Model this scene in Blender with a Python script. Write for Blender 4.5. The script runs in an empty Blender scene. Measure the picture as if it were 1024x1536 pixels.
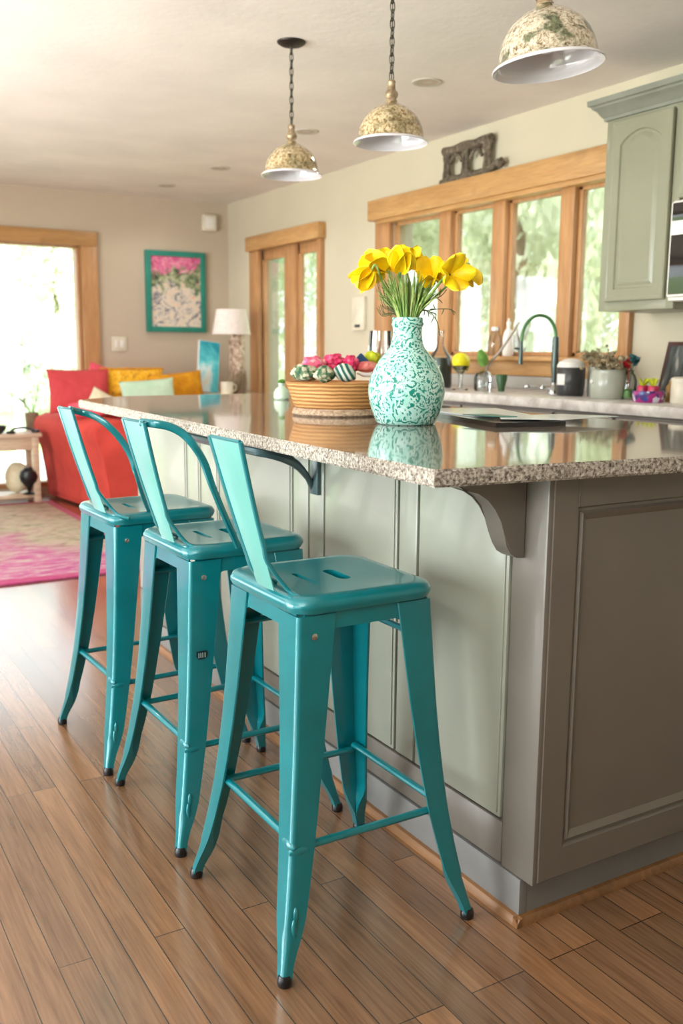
import bpy, bmesh, math, random
from math import sin, cos, pi, radians as R_
from mathutils import Vector as V, Matrix, noise, Euler
random.seed(7)
S = bpy.context.scene
COL = S.collection

# ------------------------------------------------------------------ materials
def lin(c):
    return tuple(((x/255.0)/12.92 if x/255.0 <= .04045 else ((x/255.0+.055)/1.055)**2.4) for x in c)+(1.0,)

class NT:
    """tiny wrapper to wire node trees"""
    def __init__(s, name):
        s.m = bpy.data.materials.new(name); s.m.use_nodes = True
        s.t = s.m.node_tree; s.t.nodes.clear()
        s.out = s.n('ShaderNodeOutputMaterial'); s.b = s.n('ShaderNodeBsdfPrincipled')
        s.l(s.b.outputs[0], s.out.inputs[0])
        s.tc = s.n('ShaderNodeTexCoord')
    def n(s, k, **kw):
        a = s.t.nodes.new(k)
        for q, v in kw.items(): setattr(a, q, v)
        return a
    def l(s, a, b): s.t.links.new(a, b)
    def map(s, scale=(1,1,1), rot=(0,0,0), src='Object', loc=(0,0,0)):
        m = s.n('ShaderNodeMapping'); m.inputs['Scale'].default_value = scale
        m.inputs['Rotation'].default_value = rot; m.inputs['Location'].default_value = loc
        s.l(s.tc.outputs[src], m.inputs[0]); return m.outputs[0]
    def noise(s, vec, scale=5, detail=4, rough=.55, dist=0):
        a = s.n('ShaderNodeTexNoise'); a.inputs['Scale'].default_value = scale
        a.inputs['Detail'].default_value = detail; a.inputs['Roughness'].default_value = rough
        a.inputs['Distortion'].default_value = dist
        s.l(vec, a.inputs['Vector']); return a
    def voro(s, vec, scale=5, feature='F1'):
        a = s.n('ShaderNodeTexVoronoi', feature=feature); a.inputs['Scale'].default_value = scale
        s.l(vec, a.inputs['Vector']); return a
    def ramp(s, fac, stops, interp='LINEAR'):
        a = s.n('ShaderNodeValToRGB'); a.color_ramp.interpolation = interp
        e = a.color_ramp.elements
        while len(e) < len(stops): e.new(.5)
        for i, (p, c) in enumerate(stops): e[i].position = p; e[i].color = lin(c) if len(c) == 3 else c
        s.l(fac, a.inputs[0]); return a.outputs[0]
    def mix(s, fac, a, b, mode='MIX'):
        m = s.n('ShaderNodeMix', data_type='RGBA', blend_type=mode)
        for v, i in ((fac, 0), (a, 6), (b, 7)):
            if isinstance(v, (float, int)): m.inputs[i].default_value = v
            elif isinstance(v, tuple): m.inputs[i].default_value = lin(v) if len(v) == 3 else v
            else: s.l(v, m.inputs[i])
        return m.outputs[2]
    def math(s, op, a, b=0.0, clamp=False):
        m = s.n('ShaderNodeMath', operation=op, use_clamp=clamp)
        for v, i in ((a, 0), (b, 1)):
            if isinstance(v, (float, int)): m.inputs[i].default_value = v
            else: s.l(v, m.inputs[i])
        return m.outputs[0]
    def bump(s, h, strength=.2, dist=.01):
        b = s.n('ShaderNodeBump'); b.inputs['Strength'].default_value = strength
        b.inputs['Distance'].default_value = dist; s.l(h, b.inputs['Height'])
        s.l(b.outputs[0], s.b.inputs['Normal'])
    def set(s, **kw):
        for k, v in kw.items():
            i = s.b.inputs[k.replace('_', ' ')]
            if hasattr(v, 'is_linked') or hasattr(v, 'links'): s.l(v, i)
            else: i.default_value = v
        return s

def paint(name, c, rough=.5, metal=0., var=.06, scale=6, coat=0., bump=0., bscale=60, **kw):
    """plain coloured surface with slight procedural variation"""
    t = NT(name); v = t.map()
    n = t.noise(v, scale, 5)
    d = tuple(max(0, x*(1-var)) for x in c); e = tuple(min(255, x*(1+var)) for x in c)
    t.set(Base_Color=t.ramp(n.outputs[0], [(.3, d), (.7, e)]), Roughness=rough, Metallic=metal, Coat_Weight=coat, Coat_Roughness=.08)
    if bump: t.bump(t.noise(v, bscale, 3).outputs[0], bump, .004)
    t.set(**kw); return t.m

def mat_floor():
    t = NT('plank_floor'); v = t.map(rot=(0, 0, R_(90)))
    b = t.n('ShaderNodeTexBrick'); t.l(v, b.inputs['Vector'])
    b.offset = .37; b.offset_frequency = 3
    b.inputs['Color1'].default_value = (0, 0, 0, 1); b.inputs['Color2'].default_value = (1, 1, 1, 1)
    b.inputs['Mortar'].default_value = (.5, .5, .5, 1)
    for k, q in (('Scale', 1.), ('Mortar Size', .0011), ('Mortar Smooth', .15), ('Bias', 0.), ('Brick Width', 1.25), ('Row Height', .065)): b.inputs[k].default_value = q
    # per-plank shift of the grain
    sh = t.n('ShaderNodeVectorMath', operation='ADD')
    m = t.n('ShaderNodeVectorMath', operation='SCALE'); m.inputs['Scale'].default_value = 7.3
    t.l(b.outputs['Color'], m.inputs[0]); gv = t.map(scale=(22, 1.6, 1)); t.l(gv, sh.inputs[0]); t.l(m.outputs[0], sh.inputs[1])
    g = t.noise(sh.outputs[0], 1.6, 8, .62, .9); fine = t.noise(t.map(scale=(160, 5, 1)), 1., 5, .6)
    knot = t.noise(sh.outputs[0], .55, 3, .5, 1.6)
    base = t.ramp(g.outputs[0], [(.22, (104, 76, 54)), (.5, (140, 107, 79)), (.8, (166, 132, 102))])
    tint = t.ramp(b.outputs['Color'], [(0, (92, 74, 60)), (.5, (138, 117, 98)), (1, (190, 166, 140))])
    c = t.mix(.6, base, tint, 'OVERLAY')
    c = t.mix(.10, c, t.ramp(fine.outputs[0], [(.35, (60, 42, 28)), (.6, (190, 156, 122))]))
    c = t.mix(t.math('MULTIPLY', t.ramp(knot.outputs[0], [(.6, (0, 0, 0)), (.75, (255, 255, 255))]), .35), c, (74, 48, 30))
    c = t.mix(b.outputs['Fac'], c, (44, 29, 19))
    t.set(Base_Color=c, Roughness=t.ramp(g.outputs[0], [(0, (105,)*3), (1, (145,)*3)]), Coat_Weight=.9, Coat_Roughness=.2)
    h = t.math('SUBTRACT', t.math('MULTIPLY', fine.outputs[0], .25), t.math('MULTIPLY', b.outputs['Fac'], 1.))
    t.bump(h, .25, .002); return t.m

def mat_wood(name, a, b, axis='y', rough=.42):
    t = NT(name); sc = {'x': (1.5, 16, 16), 'y': (16, 1.5, 16), 'z': (16, 16, 1.5)}[axis]
    v = t.map(scale=sc); n = t.noise(v, 1.5, 6, .6, .8); f = t.noise(t.map(scale=tuple(q*7 for q in sc)), 1, 4)
    c = t.ramp(n.outputs[0], [(.28, a), (.72, b)])
    c = t.mix(.18, c, t.ramp(f.outputs[0], [(.3, tuple(x*.5 for x in a)), (.65, b)]))
    k = t.noise(t.map(scale=(3, 3, 3)), 1.6, 2); c = t.mix(t.math('MULTIPLY', t.ramp(k.outputs[0], [(.62, (0,)*3), (.75, (255,)*3)]), .3), c, tuple(x*.6 for x in a))
    t.set(Base_Color=c, Roughness=rough, Coat_Weight=.15, Coat_Roughness=.2); t.bump(f.outputs[0], .08, .002); return t.m

def mat_granite(name, top=True):
    t = NT(name); v = t.map()
    n1 = t.noise(v, 150, 3, .7); n2 = t.voro(v, 260); n3 = t.noise(v, 9, 4); n4 = t.noise(t.map(scale=(60, 1.2, 1)), 1, 4)
    if top:
        c = t.ramp(n1.outputs[0], [(.32, (84, 74, 66)), (.5, (124, 112, 102)), (.68, (158, 148, 138))])
        c = t.mix(.35, c, t.ramp(n3.outputs[0], [(.3, (104, 90, 78)), (.7, (150, 138, 128))]))
        c = t.mix(.2, c, t.ramp(n4.outputs[0], [(.3, (96, 82, 70)), (.7, (160, 150, 140))]))
        t.set(Base_Color=c, Roughness=t.ramp(n4.outputs[0], [(.2, (44,)*3), (.8, (66,)*3)]), Specular_IOR_Level=.6, Coat_Weight=.35, Coat_Roughness=.1)
        t.bump(n4.outputs[0], .02, .002)
    else:
        c = t.ramp(n1.outputs[0], [(.34, (64, 54, 46)), (.47, (148, 138, 126)), (.6, (196, 188, 178)), (.75, (226, 220, 212))])
        c = t.mix(t.ramp(n2.outputs['Distance'], [(.0, (255,)*3), (.16, (0,)*3)]), c, (82, 70, 60))
        t.set(Base_Color=c, Roughness=.5); t.bump(n1.outputs[0], .7, .006)
    return t.m

def mat_vase():
    t = NT('damask_vase'); v = t.map()
    # swirls: distorted voronoi cells and rings broken up by noise
    w = t.noise(v, 16, 2); d = t.n('ShaderNodeVectorMath', operation='ADD')
    s = t.n('ShaderNodeVectorMath', operation='SCALE'); s.inputs['Scale'].default_value = .05
    t.l(w.outputs['Color'], s.inputs[0]); t.l(v, d.inputs[0]); t.l(s.outputs[0], d.inputs[1])
    a = t.voro(d.outputs[0], 25); ring = t.math('SINE', t.math('MULTIPLY', a.outputs['Distance'], 22.))
    b = t.noise(v, 130, 1, .4); leaf = t.voro(d.outputs[0], 115)
    f = t.math('MULTIPLY', t.ramp(ring, [(.15, (0,)*3), (.4, (255,)*3)]), t.ramp(b.outputs[0], [(.43, (0,)*3), (.49, (255,)*3)]))
    f2 = t.ramp(leaf.outputs['Distance'], [(.26, (255,)*3), (.36, (0,)*3)])
    f2 = t.math('MULTIPLY', f2, t.ramp(t.noise(v, 30, 1).outputs[0], [(.42, (0,)*3), (.5, (255,)*3)]))
    fac = t.math('MAXIMUM', f, f2)
    base = t.ramp(t.noise(v, 30, 3).outputs[0], [(.3, (150, 214, 202)), (.7, (204, 238, 232))])
    c = t.mix(fac, base, (14, 134, 118))
    t.set(Base_Color=c, Roughness=.22, Coat_Weight=.5, Coat_Roughness=.08); t.bump(fac, .25, .002); return t.m

def mat_mercury(name, pal, patch, pmix):
    """mottled mirror glass: fine speckle with larger soft patches"""
    t = NT(name); v = t.map(); n = t.noise(v, 85, 6, .75, .5); m = t.noise(v, 17, 3, .5, .6); sp = t.voro(v, 150)
    c = t.ramp(n.outputs[0], [(.36, pal[0]), (.45, pal[1]), (.53, pal[2]), (.66, pal[3])])
    q = t.math('MULTIPLY', t.ramp(m.outputs[0], [(.52, (0,)*3), (.60, (255,)*3)]), pmix)
    c = t.mix(q, c, t.ramp(n.outputs[0], [(.4, tuple(x*.55 for x in patch)), (.6, patch)]))
    c = t.mix(t.ramp(sp.outputs['Distance'], [(.05, (150,)*3), (.14, (0,)*3)]), c, pal[0])
    t.set(Base_Color=c, Roughness=t.ramp(n.outputs[0], [(.4, (60,)*3), (.6, (100,)*3)]), Metallic=.25, Coat_Weight=.6, Coat_Roughness=.06)
    t.bump(n.outputs[0], .2, .003); return t.m

def mat_glass(name, tint=(1, 1, 1, 1), refl=.5):
    """thin glass: clear with a fresnel reflection"""
    t = NT(name); t.t.nodes.remove(t.b)
    tr = t.n('ShaderNodeBsdfTransparent'); tr.inputs[0].default_value = tint
    gl = t.n('ShaderNodeBsdfGlossy'); gl.inputs['Roughness'].default_value = .02
    fr = t.n('ShaderNodeFresnel'); fr.inputs[0].default_value = 1.45
    n = t.noise(t.map(), 3, 2); mx = t.n('ShaderNodeMixShader')
    t.l(t.math('MULTIPLY', fr.outputs[0], t.math('ADD', t.math('MULTIPLY', n.outputs[0], .1), refl)), mx.inputs[0])
    t.l(tr.outputs[0], mx.inputs[1]); t.l(gl.outputs[0], mx.inputs[2]); t.l(mx.outputs[0], t.out.inputs[0]); return t.m

def mat_blotch(name, stops, scale=10, rough=.85, src='Object', dist=.5, bump=.1, detail=5, sc=(1, 1, 1)):
    t = NT(name); n = t.noise(t.map(src=src, scale=sc), scale, detail, .6, dist)
    t.set(Base_Color=t.ramp(n.outputs[0], stops), Roughness=rough)
    if bump: t.bump(n.outputs[0], bump, .01)
    return t.m

def mat_rug():
    t = NT('rug_pile'); v = t.map()
    sx = t.n('ShaderNodeSeparateXYZ'); t.l(t.tc.outputs['Object'], sx.inputs[0])
    big = t.noise(t.map(scale=(1.4, 1.1, 1)), 1.1, 3, .5, .6); st = t.noise(t.map(scale=(5, 16, 1)), 1.4, 6, .7, .4)
    pink = t.ramp(st.outputs[0], [(.3, (150, 60, 110)), (.44, (196, 98, 150)), (.54, (196, 140, 164)), (.62, (206, 190, 180)), (.75, (130, 116, 126))])
    beige = t.ramp(st.outputs[0], [(.3, (104, 90, 84)), (.42, (160, 150, 124)), (.53, (196, 190, 162)), (.62, (180, 130, 136)), (.75, (130, 110, 116))])
    # pink towards the near side, fading to beige
    g = t.math('ADD', t.math('MULTIPLY', sx.outputs[1], -.55), t.math('MULTIPLY', big.outputs[0], 1.3))
    g = t.math('ADD', g, t.math('MULTIPLY', sx.outputs[0], -.25))
    c = t.mix(t.ramp(g, [(.5, (0,)*3), (.85, (255,)*3)]), beige, pink)
    # magenta border band
    ax = t.math('ABSOLUTE', sx.outputs[0]); ay = t.math('ABSOLUTE', sx.outputs[1])
    e = t.math('MAXIMUM', t.math('GREATER_THAN', ax, 1.56), t.math('GREATER_THAN', ay, 1.22))
    c = t.mix(t.math('MULTIPLY', e, .8), c, (186, 62, 116))
    t.set(Base_Color=c, Roughness=.95); t.bump(t.noise(v, 90, 3).outputs[0], .5, .01); return t.m

def mat_art():
    t = NT('floral_canvas'); v = t.map(); sx = t.n('ShaderNodeSeparateXYZ'); t.l(t.tc.outputs['Object'], sx.inputs[0])
    n = t.noise(v, 8, 6, .7, .8); n2 = t.noise(t.map(loc=(3, 1, 2)), 15, 6, .72, .8); vo = t.voro(v, 22)
    h = t.math('ADD', t.math('MULTIPLY', sx.outputs[2], 1.5), t.math('MULTIPLY', t.math('SUBTRACT', n.outputs[0], .5), .95))
    low = t.ramp(n2.outputs[0], [(.3, (40, 44, 50)), (.4, (120, 116, 130)), (.5, (214, 204, 190)), (.6, (226, 206, 184)), (.72, (222, 150, 116))])
    mid = t.ramp(n2.outputs[0], [(.32, (36, 50, 40)), (.45, (90, 110, 80)), (.55, (150, 160, 120)), (.7, (216, 206, 190))])
    top = t.ramp(n2.outputs[0], [(.3, (168, 44, 96)), (.45, (206, 92, 140)), (.58, (226, 140, 166)), (.72, (236, 190, 196))])
    c = t.mix(t.ramp(h, [(.02, (0,)*3), (.1, (255,)*3)]), low, mid); c = t.mix(t.ramp(h, [(.24, (0,)*3), (.32, (255,)*3)]), c, top)
    c = t.mix(t.ramp(vo.outputs['Distance'], [(.08, (200,)*3), (.16, (0,)*3)]), c, (60, 50, 60))
    t.set(Base_Color=c, Roughness=.7); return t.m

M = {}
M['floor'] = mat_floor()
M['wall_back'] = paint('wall_paint_greige', (191, 176, 156), .9, var=.02, scale=1.5, bump=.05, bscale=240)
M['wall_right'] = paint('wall_paint_cream', (200, 191, 168), .9, var=.02, scale=1.5, bump=.05, bscale=240)
M['ceiling'] = paint('ceiling_plaster', (230, 223, 216), .95, var=.03, scale=2.2, bump=.35, bscale=26)
M['trim_y'] = mat_wood('oak_trim_along', (172, 124, 70), (206, 160, 104), 'y')
M['trim_z'] = mat_wood('oak_trim_upright', (166, 116, 70), (198, 150, 102), 'z')
M['trim_x'] = mat_wood('oak_trim_across', (168, 122, 70), (202, 156, 102), 'x')
M['shoe'] = mat_wood('oak_shoe', (112, 74, 42), (146, 102, 62), 'y')
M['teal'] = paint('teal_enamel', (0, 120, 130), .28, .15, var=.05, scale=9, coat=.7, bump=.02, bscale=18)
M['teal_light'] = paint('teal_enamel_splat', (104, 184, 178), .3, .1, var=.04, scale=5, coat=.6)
M['rubber'] = paint('black_rubber', (18, 16, 20), .35)
M['steel'] = paint('brushed_steel', (190, 186, 180), .25, .9)
M['badge'] = paint('dark_badge', (24, 52, 56), .4, .3); M['badge_ink'] = paint('badge_ink', (170, 190, 190), .4, .3)
M['taupe'] = paint('island_paint_shaded', (110, 103, 95), .42, var=.04, scale=3, coat=.15)  # island paint darkened in colour for the shade on the end face
M['taupe_lit'] = paint('island_paint_lit', (150, 152, 139), .38, var=.04, scale=2, coat=.2)  # same island paint, lightened for the greenish daylight on the long side
M['skirt'] = paint('island_skirt', (118, 116, 114), .5, var=.04)
M['granite'] = mat_granite('granite_top'); M['granite_edge'] = mat_granite('granite_edge', False)
M['blue_steel'] = paint('painted_bracket', (84, 104, 108), .35, .5, coat=.3)
M['vase'] = mat_vase()
M['petal'] = mat_blotch('yellow_petal', [(.3, (244, 206, 0)), (.7, (255, 232, 16))], 20, .5, bump=.05)
M['petal2'] = mat_blotch('yellow_petal_deep', [(.3, (232, 182, 2)), (.7, (250, 218, 10))], 20, .5, bump=.05)
M['stem'] = mat_blotch('green_stem', [(.34, (70, 110, 40)), (.5, (128, 162, 78)), (.64, (198, 206, 140))], 90, .6, sc=(1, 1, .1))
M['twig'] = mat_blotch('dark_twig', [(.3, (60, 62, 44)), (.7, (110, 112, 70))], 40, .7)
t = NT('coiled_basket'); w = t.n('ShaderNodeTexWave', wave_type='BANDS', bands_direction='Z'); w.inputs['Scale'].default_value = 28; w.inputs['Distortion'].default_value = 1.2; w.inputs['Detail'].default_value = 3
t.l(t.map(), w.inputs[0]); nn = t.noise(t.map(scale=(4, 4, 60)), 3, 4)
t.set(Base_Color=t.mix(.35, t.ramp(w.outputs[0], [(.1, (160, 100, 52)), (.5, (206, 148, 86)), (.9, (224, 172, 108))]), t.ramp(nn.outputs[0], [(.3, (150, 92, 48)), (.7, (226, 176, 112))])), Roughness=.6); t.bump(w.outputs[0], .5, .004); M['basket'] = t.m
M['basket_base'] = mat_blotch('basket_foot', [(.35, (150, 122, 98)), (.65, (204, 180, 154))], 130, .8, bump=.4)
M['glass'] = mat_glass('clear_glass', (.93, .95, .95, 1), 1.6)
M['pane'] = mat_glass('window_glass', (.97, .99, .98, 1), .6)
M['merc1'] = mat_mercury('mottled_shade', ((96, 74, 40), (166, 138, 92), (210, 190, 150), (236, 224, 196)), (120, 110, 62), .55)
M['merc2'] = mat_mercury('mottled_shade_green', ((92, 76, 56), (178, 160, 134), (212, 200, 176), (236, 228, 210)), (84, 100, 56), .85)
M['gold'] = mat_blotch('aged_brass_glass', [(.3, (98, 78, 54)), (.55, (160, 138, 108)), (.75, (206, 190, 164))], 40, .25, bump=.2)
M['gold'].node_tree.nodes['Principled BSDF'].inputs['Metallic'].default_value = .25
M['white_enamel'] = paint('white_enamel', (226, 224, 230), .12, var=.015, coat=.6)
M['bronze'] = paint('oil_bronze', (50, 44, 40), .45, .6); M['chain'] = paint('chain_metal', (76, 76, 66), .4, .7)
M['sage'] = paint('cabinet_sage', (138, 138, 116), .4, var=.04, scale=2, coat=.2); M['sage_dark'] = paint('cabinet_sage_groove', (92, 100, 86), .5)
M['crown'] = paint('cabinet_crown', (130, 132, 120), .45)
M['iron'] = mat_blotch('weathered_iron', [(.3, (58, 50, 40)), (.55, (106, 94, 78)), (.75, (150, 138, 120))], 40, .8, bump=.6)
M['red'] = mat_blotch('red_upholstery', [(.3, (178, 52, 44)), (.7, (206, 70, 58))], 4, .9, bump=.02)
M['red_cushion'] = mat_blotch('red_cushion_cloth', [(.3, (184, 56, 62)), (.7, (212, 76, 80))], 6, .9, bump=.02)
M['pink_cushion'] = mat_blotch('pink_cloth', [(.3, (216, 70, 92)), (.7, (236, 104, 120))], 6, .9)
M['cream_cloth'] = mat_blotch('cream_cloth', [(.3, (214, 202, 168)), (.7, (236, 228, 202))], 12, .9)
M['mint'] = mat_blotch('mint_cloth', [(.3, (172, 202, 174)), (.7, (196, 220, 196))], 8, .9)
M['mustard'] = mat_blotch('mustard_cloth', [(.3, (178, 112, 4)), (.55, (214, 146, 10)), (.75, (228, 170, 30))], 9, .9, bump=.1)
M['mustard2'] = mat_blotch('mustard_floral', [(.3, (150, 110, 60)), (.45, (226, 164, 20)), (.6, (238, 182, 40)), (.75, (236, 214, 190))], 34, .9)
M['lampshade'] = mat_blotch('linen_shade', [(.3, (222, 210, 204)), (.7, (238, 228, 222))], 30, .9, bump=.02)
M['shell'] = mat_blotch('shell_lamp_base', [(.34, (108, 82, 66)), (.5, (178, 152, 130)), (.64, (226, 212, 192))], 26, .6, bump=.6)
M['bark'] = mat_blotch('bark', [(.3, (104, 84, 66)), (.7, (150, 128, 104))], 14, .9, sc=(1, 1, .2), bump=.5)
M['art'] = mat_art(); M['frame_teal'] = paint('teal_frame', (34, 128, 112), .5)
M['art2'] = mat_blotch('seaside_canvas', [(.3, (20, 142, 160)), (.47, (92, 196, 204)), (.55, (206, 220, 220)), (.64, (226, 190, 120))], 2.6, .7, bump=0)
M['rug'] = mat_rug()
M['pale_wood'] = mat_wood('pale_crate_wood', (190, 166, 136), (222, 204, 180), 'x')
M['votive'] = paint('green_glass', (40, 84, 44), .1, coat=.6)
M['black'] = paint('black_ceramic', (26, 26, 28), .35); M['charcoal'] = paint('charcoal_lacquer', (34, 32, 34), .2, coat=.4)
M['white'] = paint('white_plastic', (230, 226, 220), .4, var=.02); M['paper'] = paint('white_paper', (216, 224, 226), .35, var=.03, coat=.3)
M['teal_paper'] = paint('teal_paper', (66, 128, 118), .4)
M['marble'] = mat_blotch('pale_worktop', [(.35, (182, 174, 168)), (.6, (216, 210, 204)), (.75, (232, 228, 224))], 12, .25, bump=0)
M['base_cab'] = paint('base_cabinet_paint', (134, 126, 118), .45); M['splash'] = paint('backsplash_grey', (176, 172, 164), .5, var=.03)
M['chrome'] = paint('chrome', (200, 204, 206), .12, 1.); M['hose'] = paint('green_hose', (84, 130, 84), .4, .2); M['gun'] = paint('gunmetal', (80, 92, 88), .35, .6)
M['lemon'] = mat_blotch('lemon_skin', [(.3, (226, 216, 10)), (.7, (246, 236, 40))], 60, .45, bump=.3)
M['leaf'] = mat_blotch('leaf_green', [(.3, (58, 112, 40)), (.7, (120, 168, 70))], 12, .6)
M['dry'] = mat_blotch('dried_flowers', [(.35, (112, 100, 74)), (.55, (160, 148, 116)), (.7, (196, 176, 160))], 30, .9)
M['stone_green'] = paint('celadon_glaze', (168, 172, 158), .35, var=.05, coat=.4); M['darkpot'] = paint('dark_stoneware', (48, 48, 50), .35, coat=.3)
M['red_gloss'] = mat_blotch('red_petals', [(.35, (150, 20, 30)), (.65, (206, 36, 50))], 30, .5); M['teal_leaf'] = paint('teal_leaves', (30, 84, 88), .6)
M['crimson'] = mat_blotch('crimson_jar', [(.35, (150, 20, 70)), (.65, (214, 40, 90))], 30, .3)
t = NT('mosaic_tiles'); vo = t.voro(t.map(), 55)
t.set(Base_Color=t.ramp(vo.outputs['Color'], [(.2, (70, 40, 110)), (.4, (206, 200, 220)), (.55, (160, 40, 120)), (.8, (40, 60, 130))], 'CONSTANT'), Roughness=.3); M['mosaic'] = t.m
M['amber'] = paint('amber_liquid', (150, 112, 50), .2, coat=.5); M['cream'] = paint('cream_ceramic', (214, 206, 186), .4)
t = NT('bottle_photo'); nz = t.noise(t.map(scale=(1, 18, 5)), 1, 2); t.set(Base_Color=t.ramp(nz.outputs[0], [(.45, (44, 50, 50)), (.6, (90, 98, 94)), (.7, (196, 196, 190))]), Roughness=.4); M['photo'] = t.m
M['photo_frame'] = paint('maroon_frame', (74, 40, 38), .4)
M['can'] = paint('downlight_ring', (190, 184, 172), .5); M['black_glass'] = paint('microwave_glass', (18, 18, 20), .08, coat=.5)
M['pot_pink'] = mat_blotch('pink_yarn', [(.34, (214, 70, 110)), (.5, (232, 112, 140)), (.64, (240, 200, 196))], 36, .9, bump=.6)
M['hot_pink'] = mat_blotch('hot_pink_yarn', [(.34, (190, 26, 76)), (.5, (228, 62, 112)), (.66, (240, 130, 150))], 50, .9, bump=.7)
M['salmon'] = mat_blotch('salmon_cloth', [(.34, (196, 84, 84)), (.5, (222, 128, 122)), (.66, (230, 172, 160))], 40, .9, bump=.5)
M['green_print'] = mat_blotch('green_print_cloth', [(.38, (40, 84, 62)), (.47, (110, 130, 96)), (.53, (206, 200, 176)), (.68, (160, 140, 120))], 46, .9, bump=.4)
t = NT('striped_cloth'); w = t.n('ShaderNodeTexWave'); w.inputs['Scale'].default_value = 20; w.inputs['Distortion'].default_value = 1.5; t.l(t.map(rot=(0, .6, .5)), w.inputs[0])
t.set(Base_Color=t.ramp(w.outputs[0], [(.3, (36, 92, 84)), (.5, (120, 160, 146)), (.7, (208, 214, 200))]), Roughness=.9); M['stripe'] = t.m
M['navy'] = paint('navy_cloth', (34, 66, 104), .9); M['lime'] = mat_blotch('lime_cloth', [(.3, (170, 180, 20)), (.7, (206, 212, 60))], 30, .9)
M['mint_glass'] = paint('mint_milk_glass', (196, 222, 200), .25, coat=.4)
M['lawn'] = mat_blotch('lawn', [(.3, (150, 176, 110)), (.7, (190, 208, 150))], 1.2, .95, bump=0)
M['foliage'] = mat_blotch('pale_foliage', [(.3, (204, 216, 178)), (.55, (228, 234, 210)), (.75, (246, 248, 238))], 1.5, .9, bump=0)
M['foliage2'] = mat_blotch('silver_foliage', [(.3, (200, 212, 192)), (.7, (240, 242, 234))], 1.5, .9, bump=0)
for k in ('foliage', 'foliage2'):   # leaves let light through
    n_ = M[k].node_tree; pb = n_.nodes['Principled BSDF']; tl_ = n_.nodes.new('ShaderNodeBsdfTranslucent'); mx = n_.nodes.new('ShaderNodeMixShader'); mx.inputs[0].default_value = .45
    n_.links.new(pb.inputs['Base Color'].links[0].from_socket, tl_.inputs[0]); n_.links.new(pb.outputs[0], mx.inputs[1]); n_.links.new(tl_.outputs[0], mx.inputs[2]); n_.links.new(mx.outputs[0], n_.nodes['Material Output'].inputs[0])
M['roof'] = paint('roof_boards', (120, 110, 100), .9)

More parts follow.
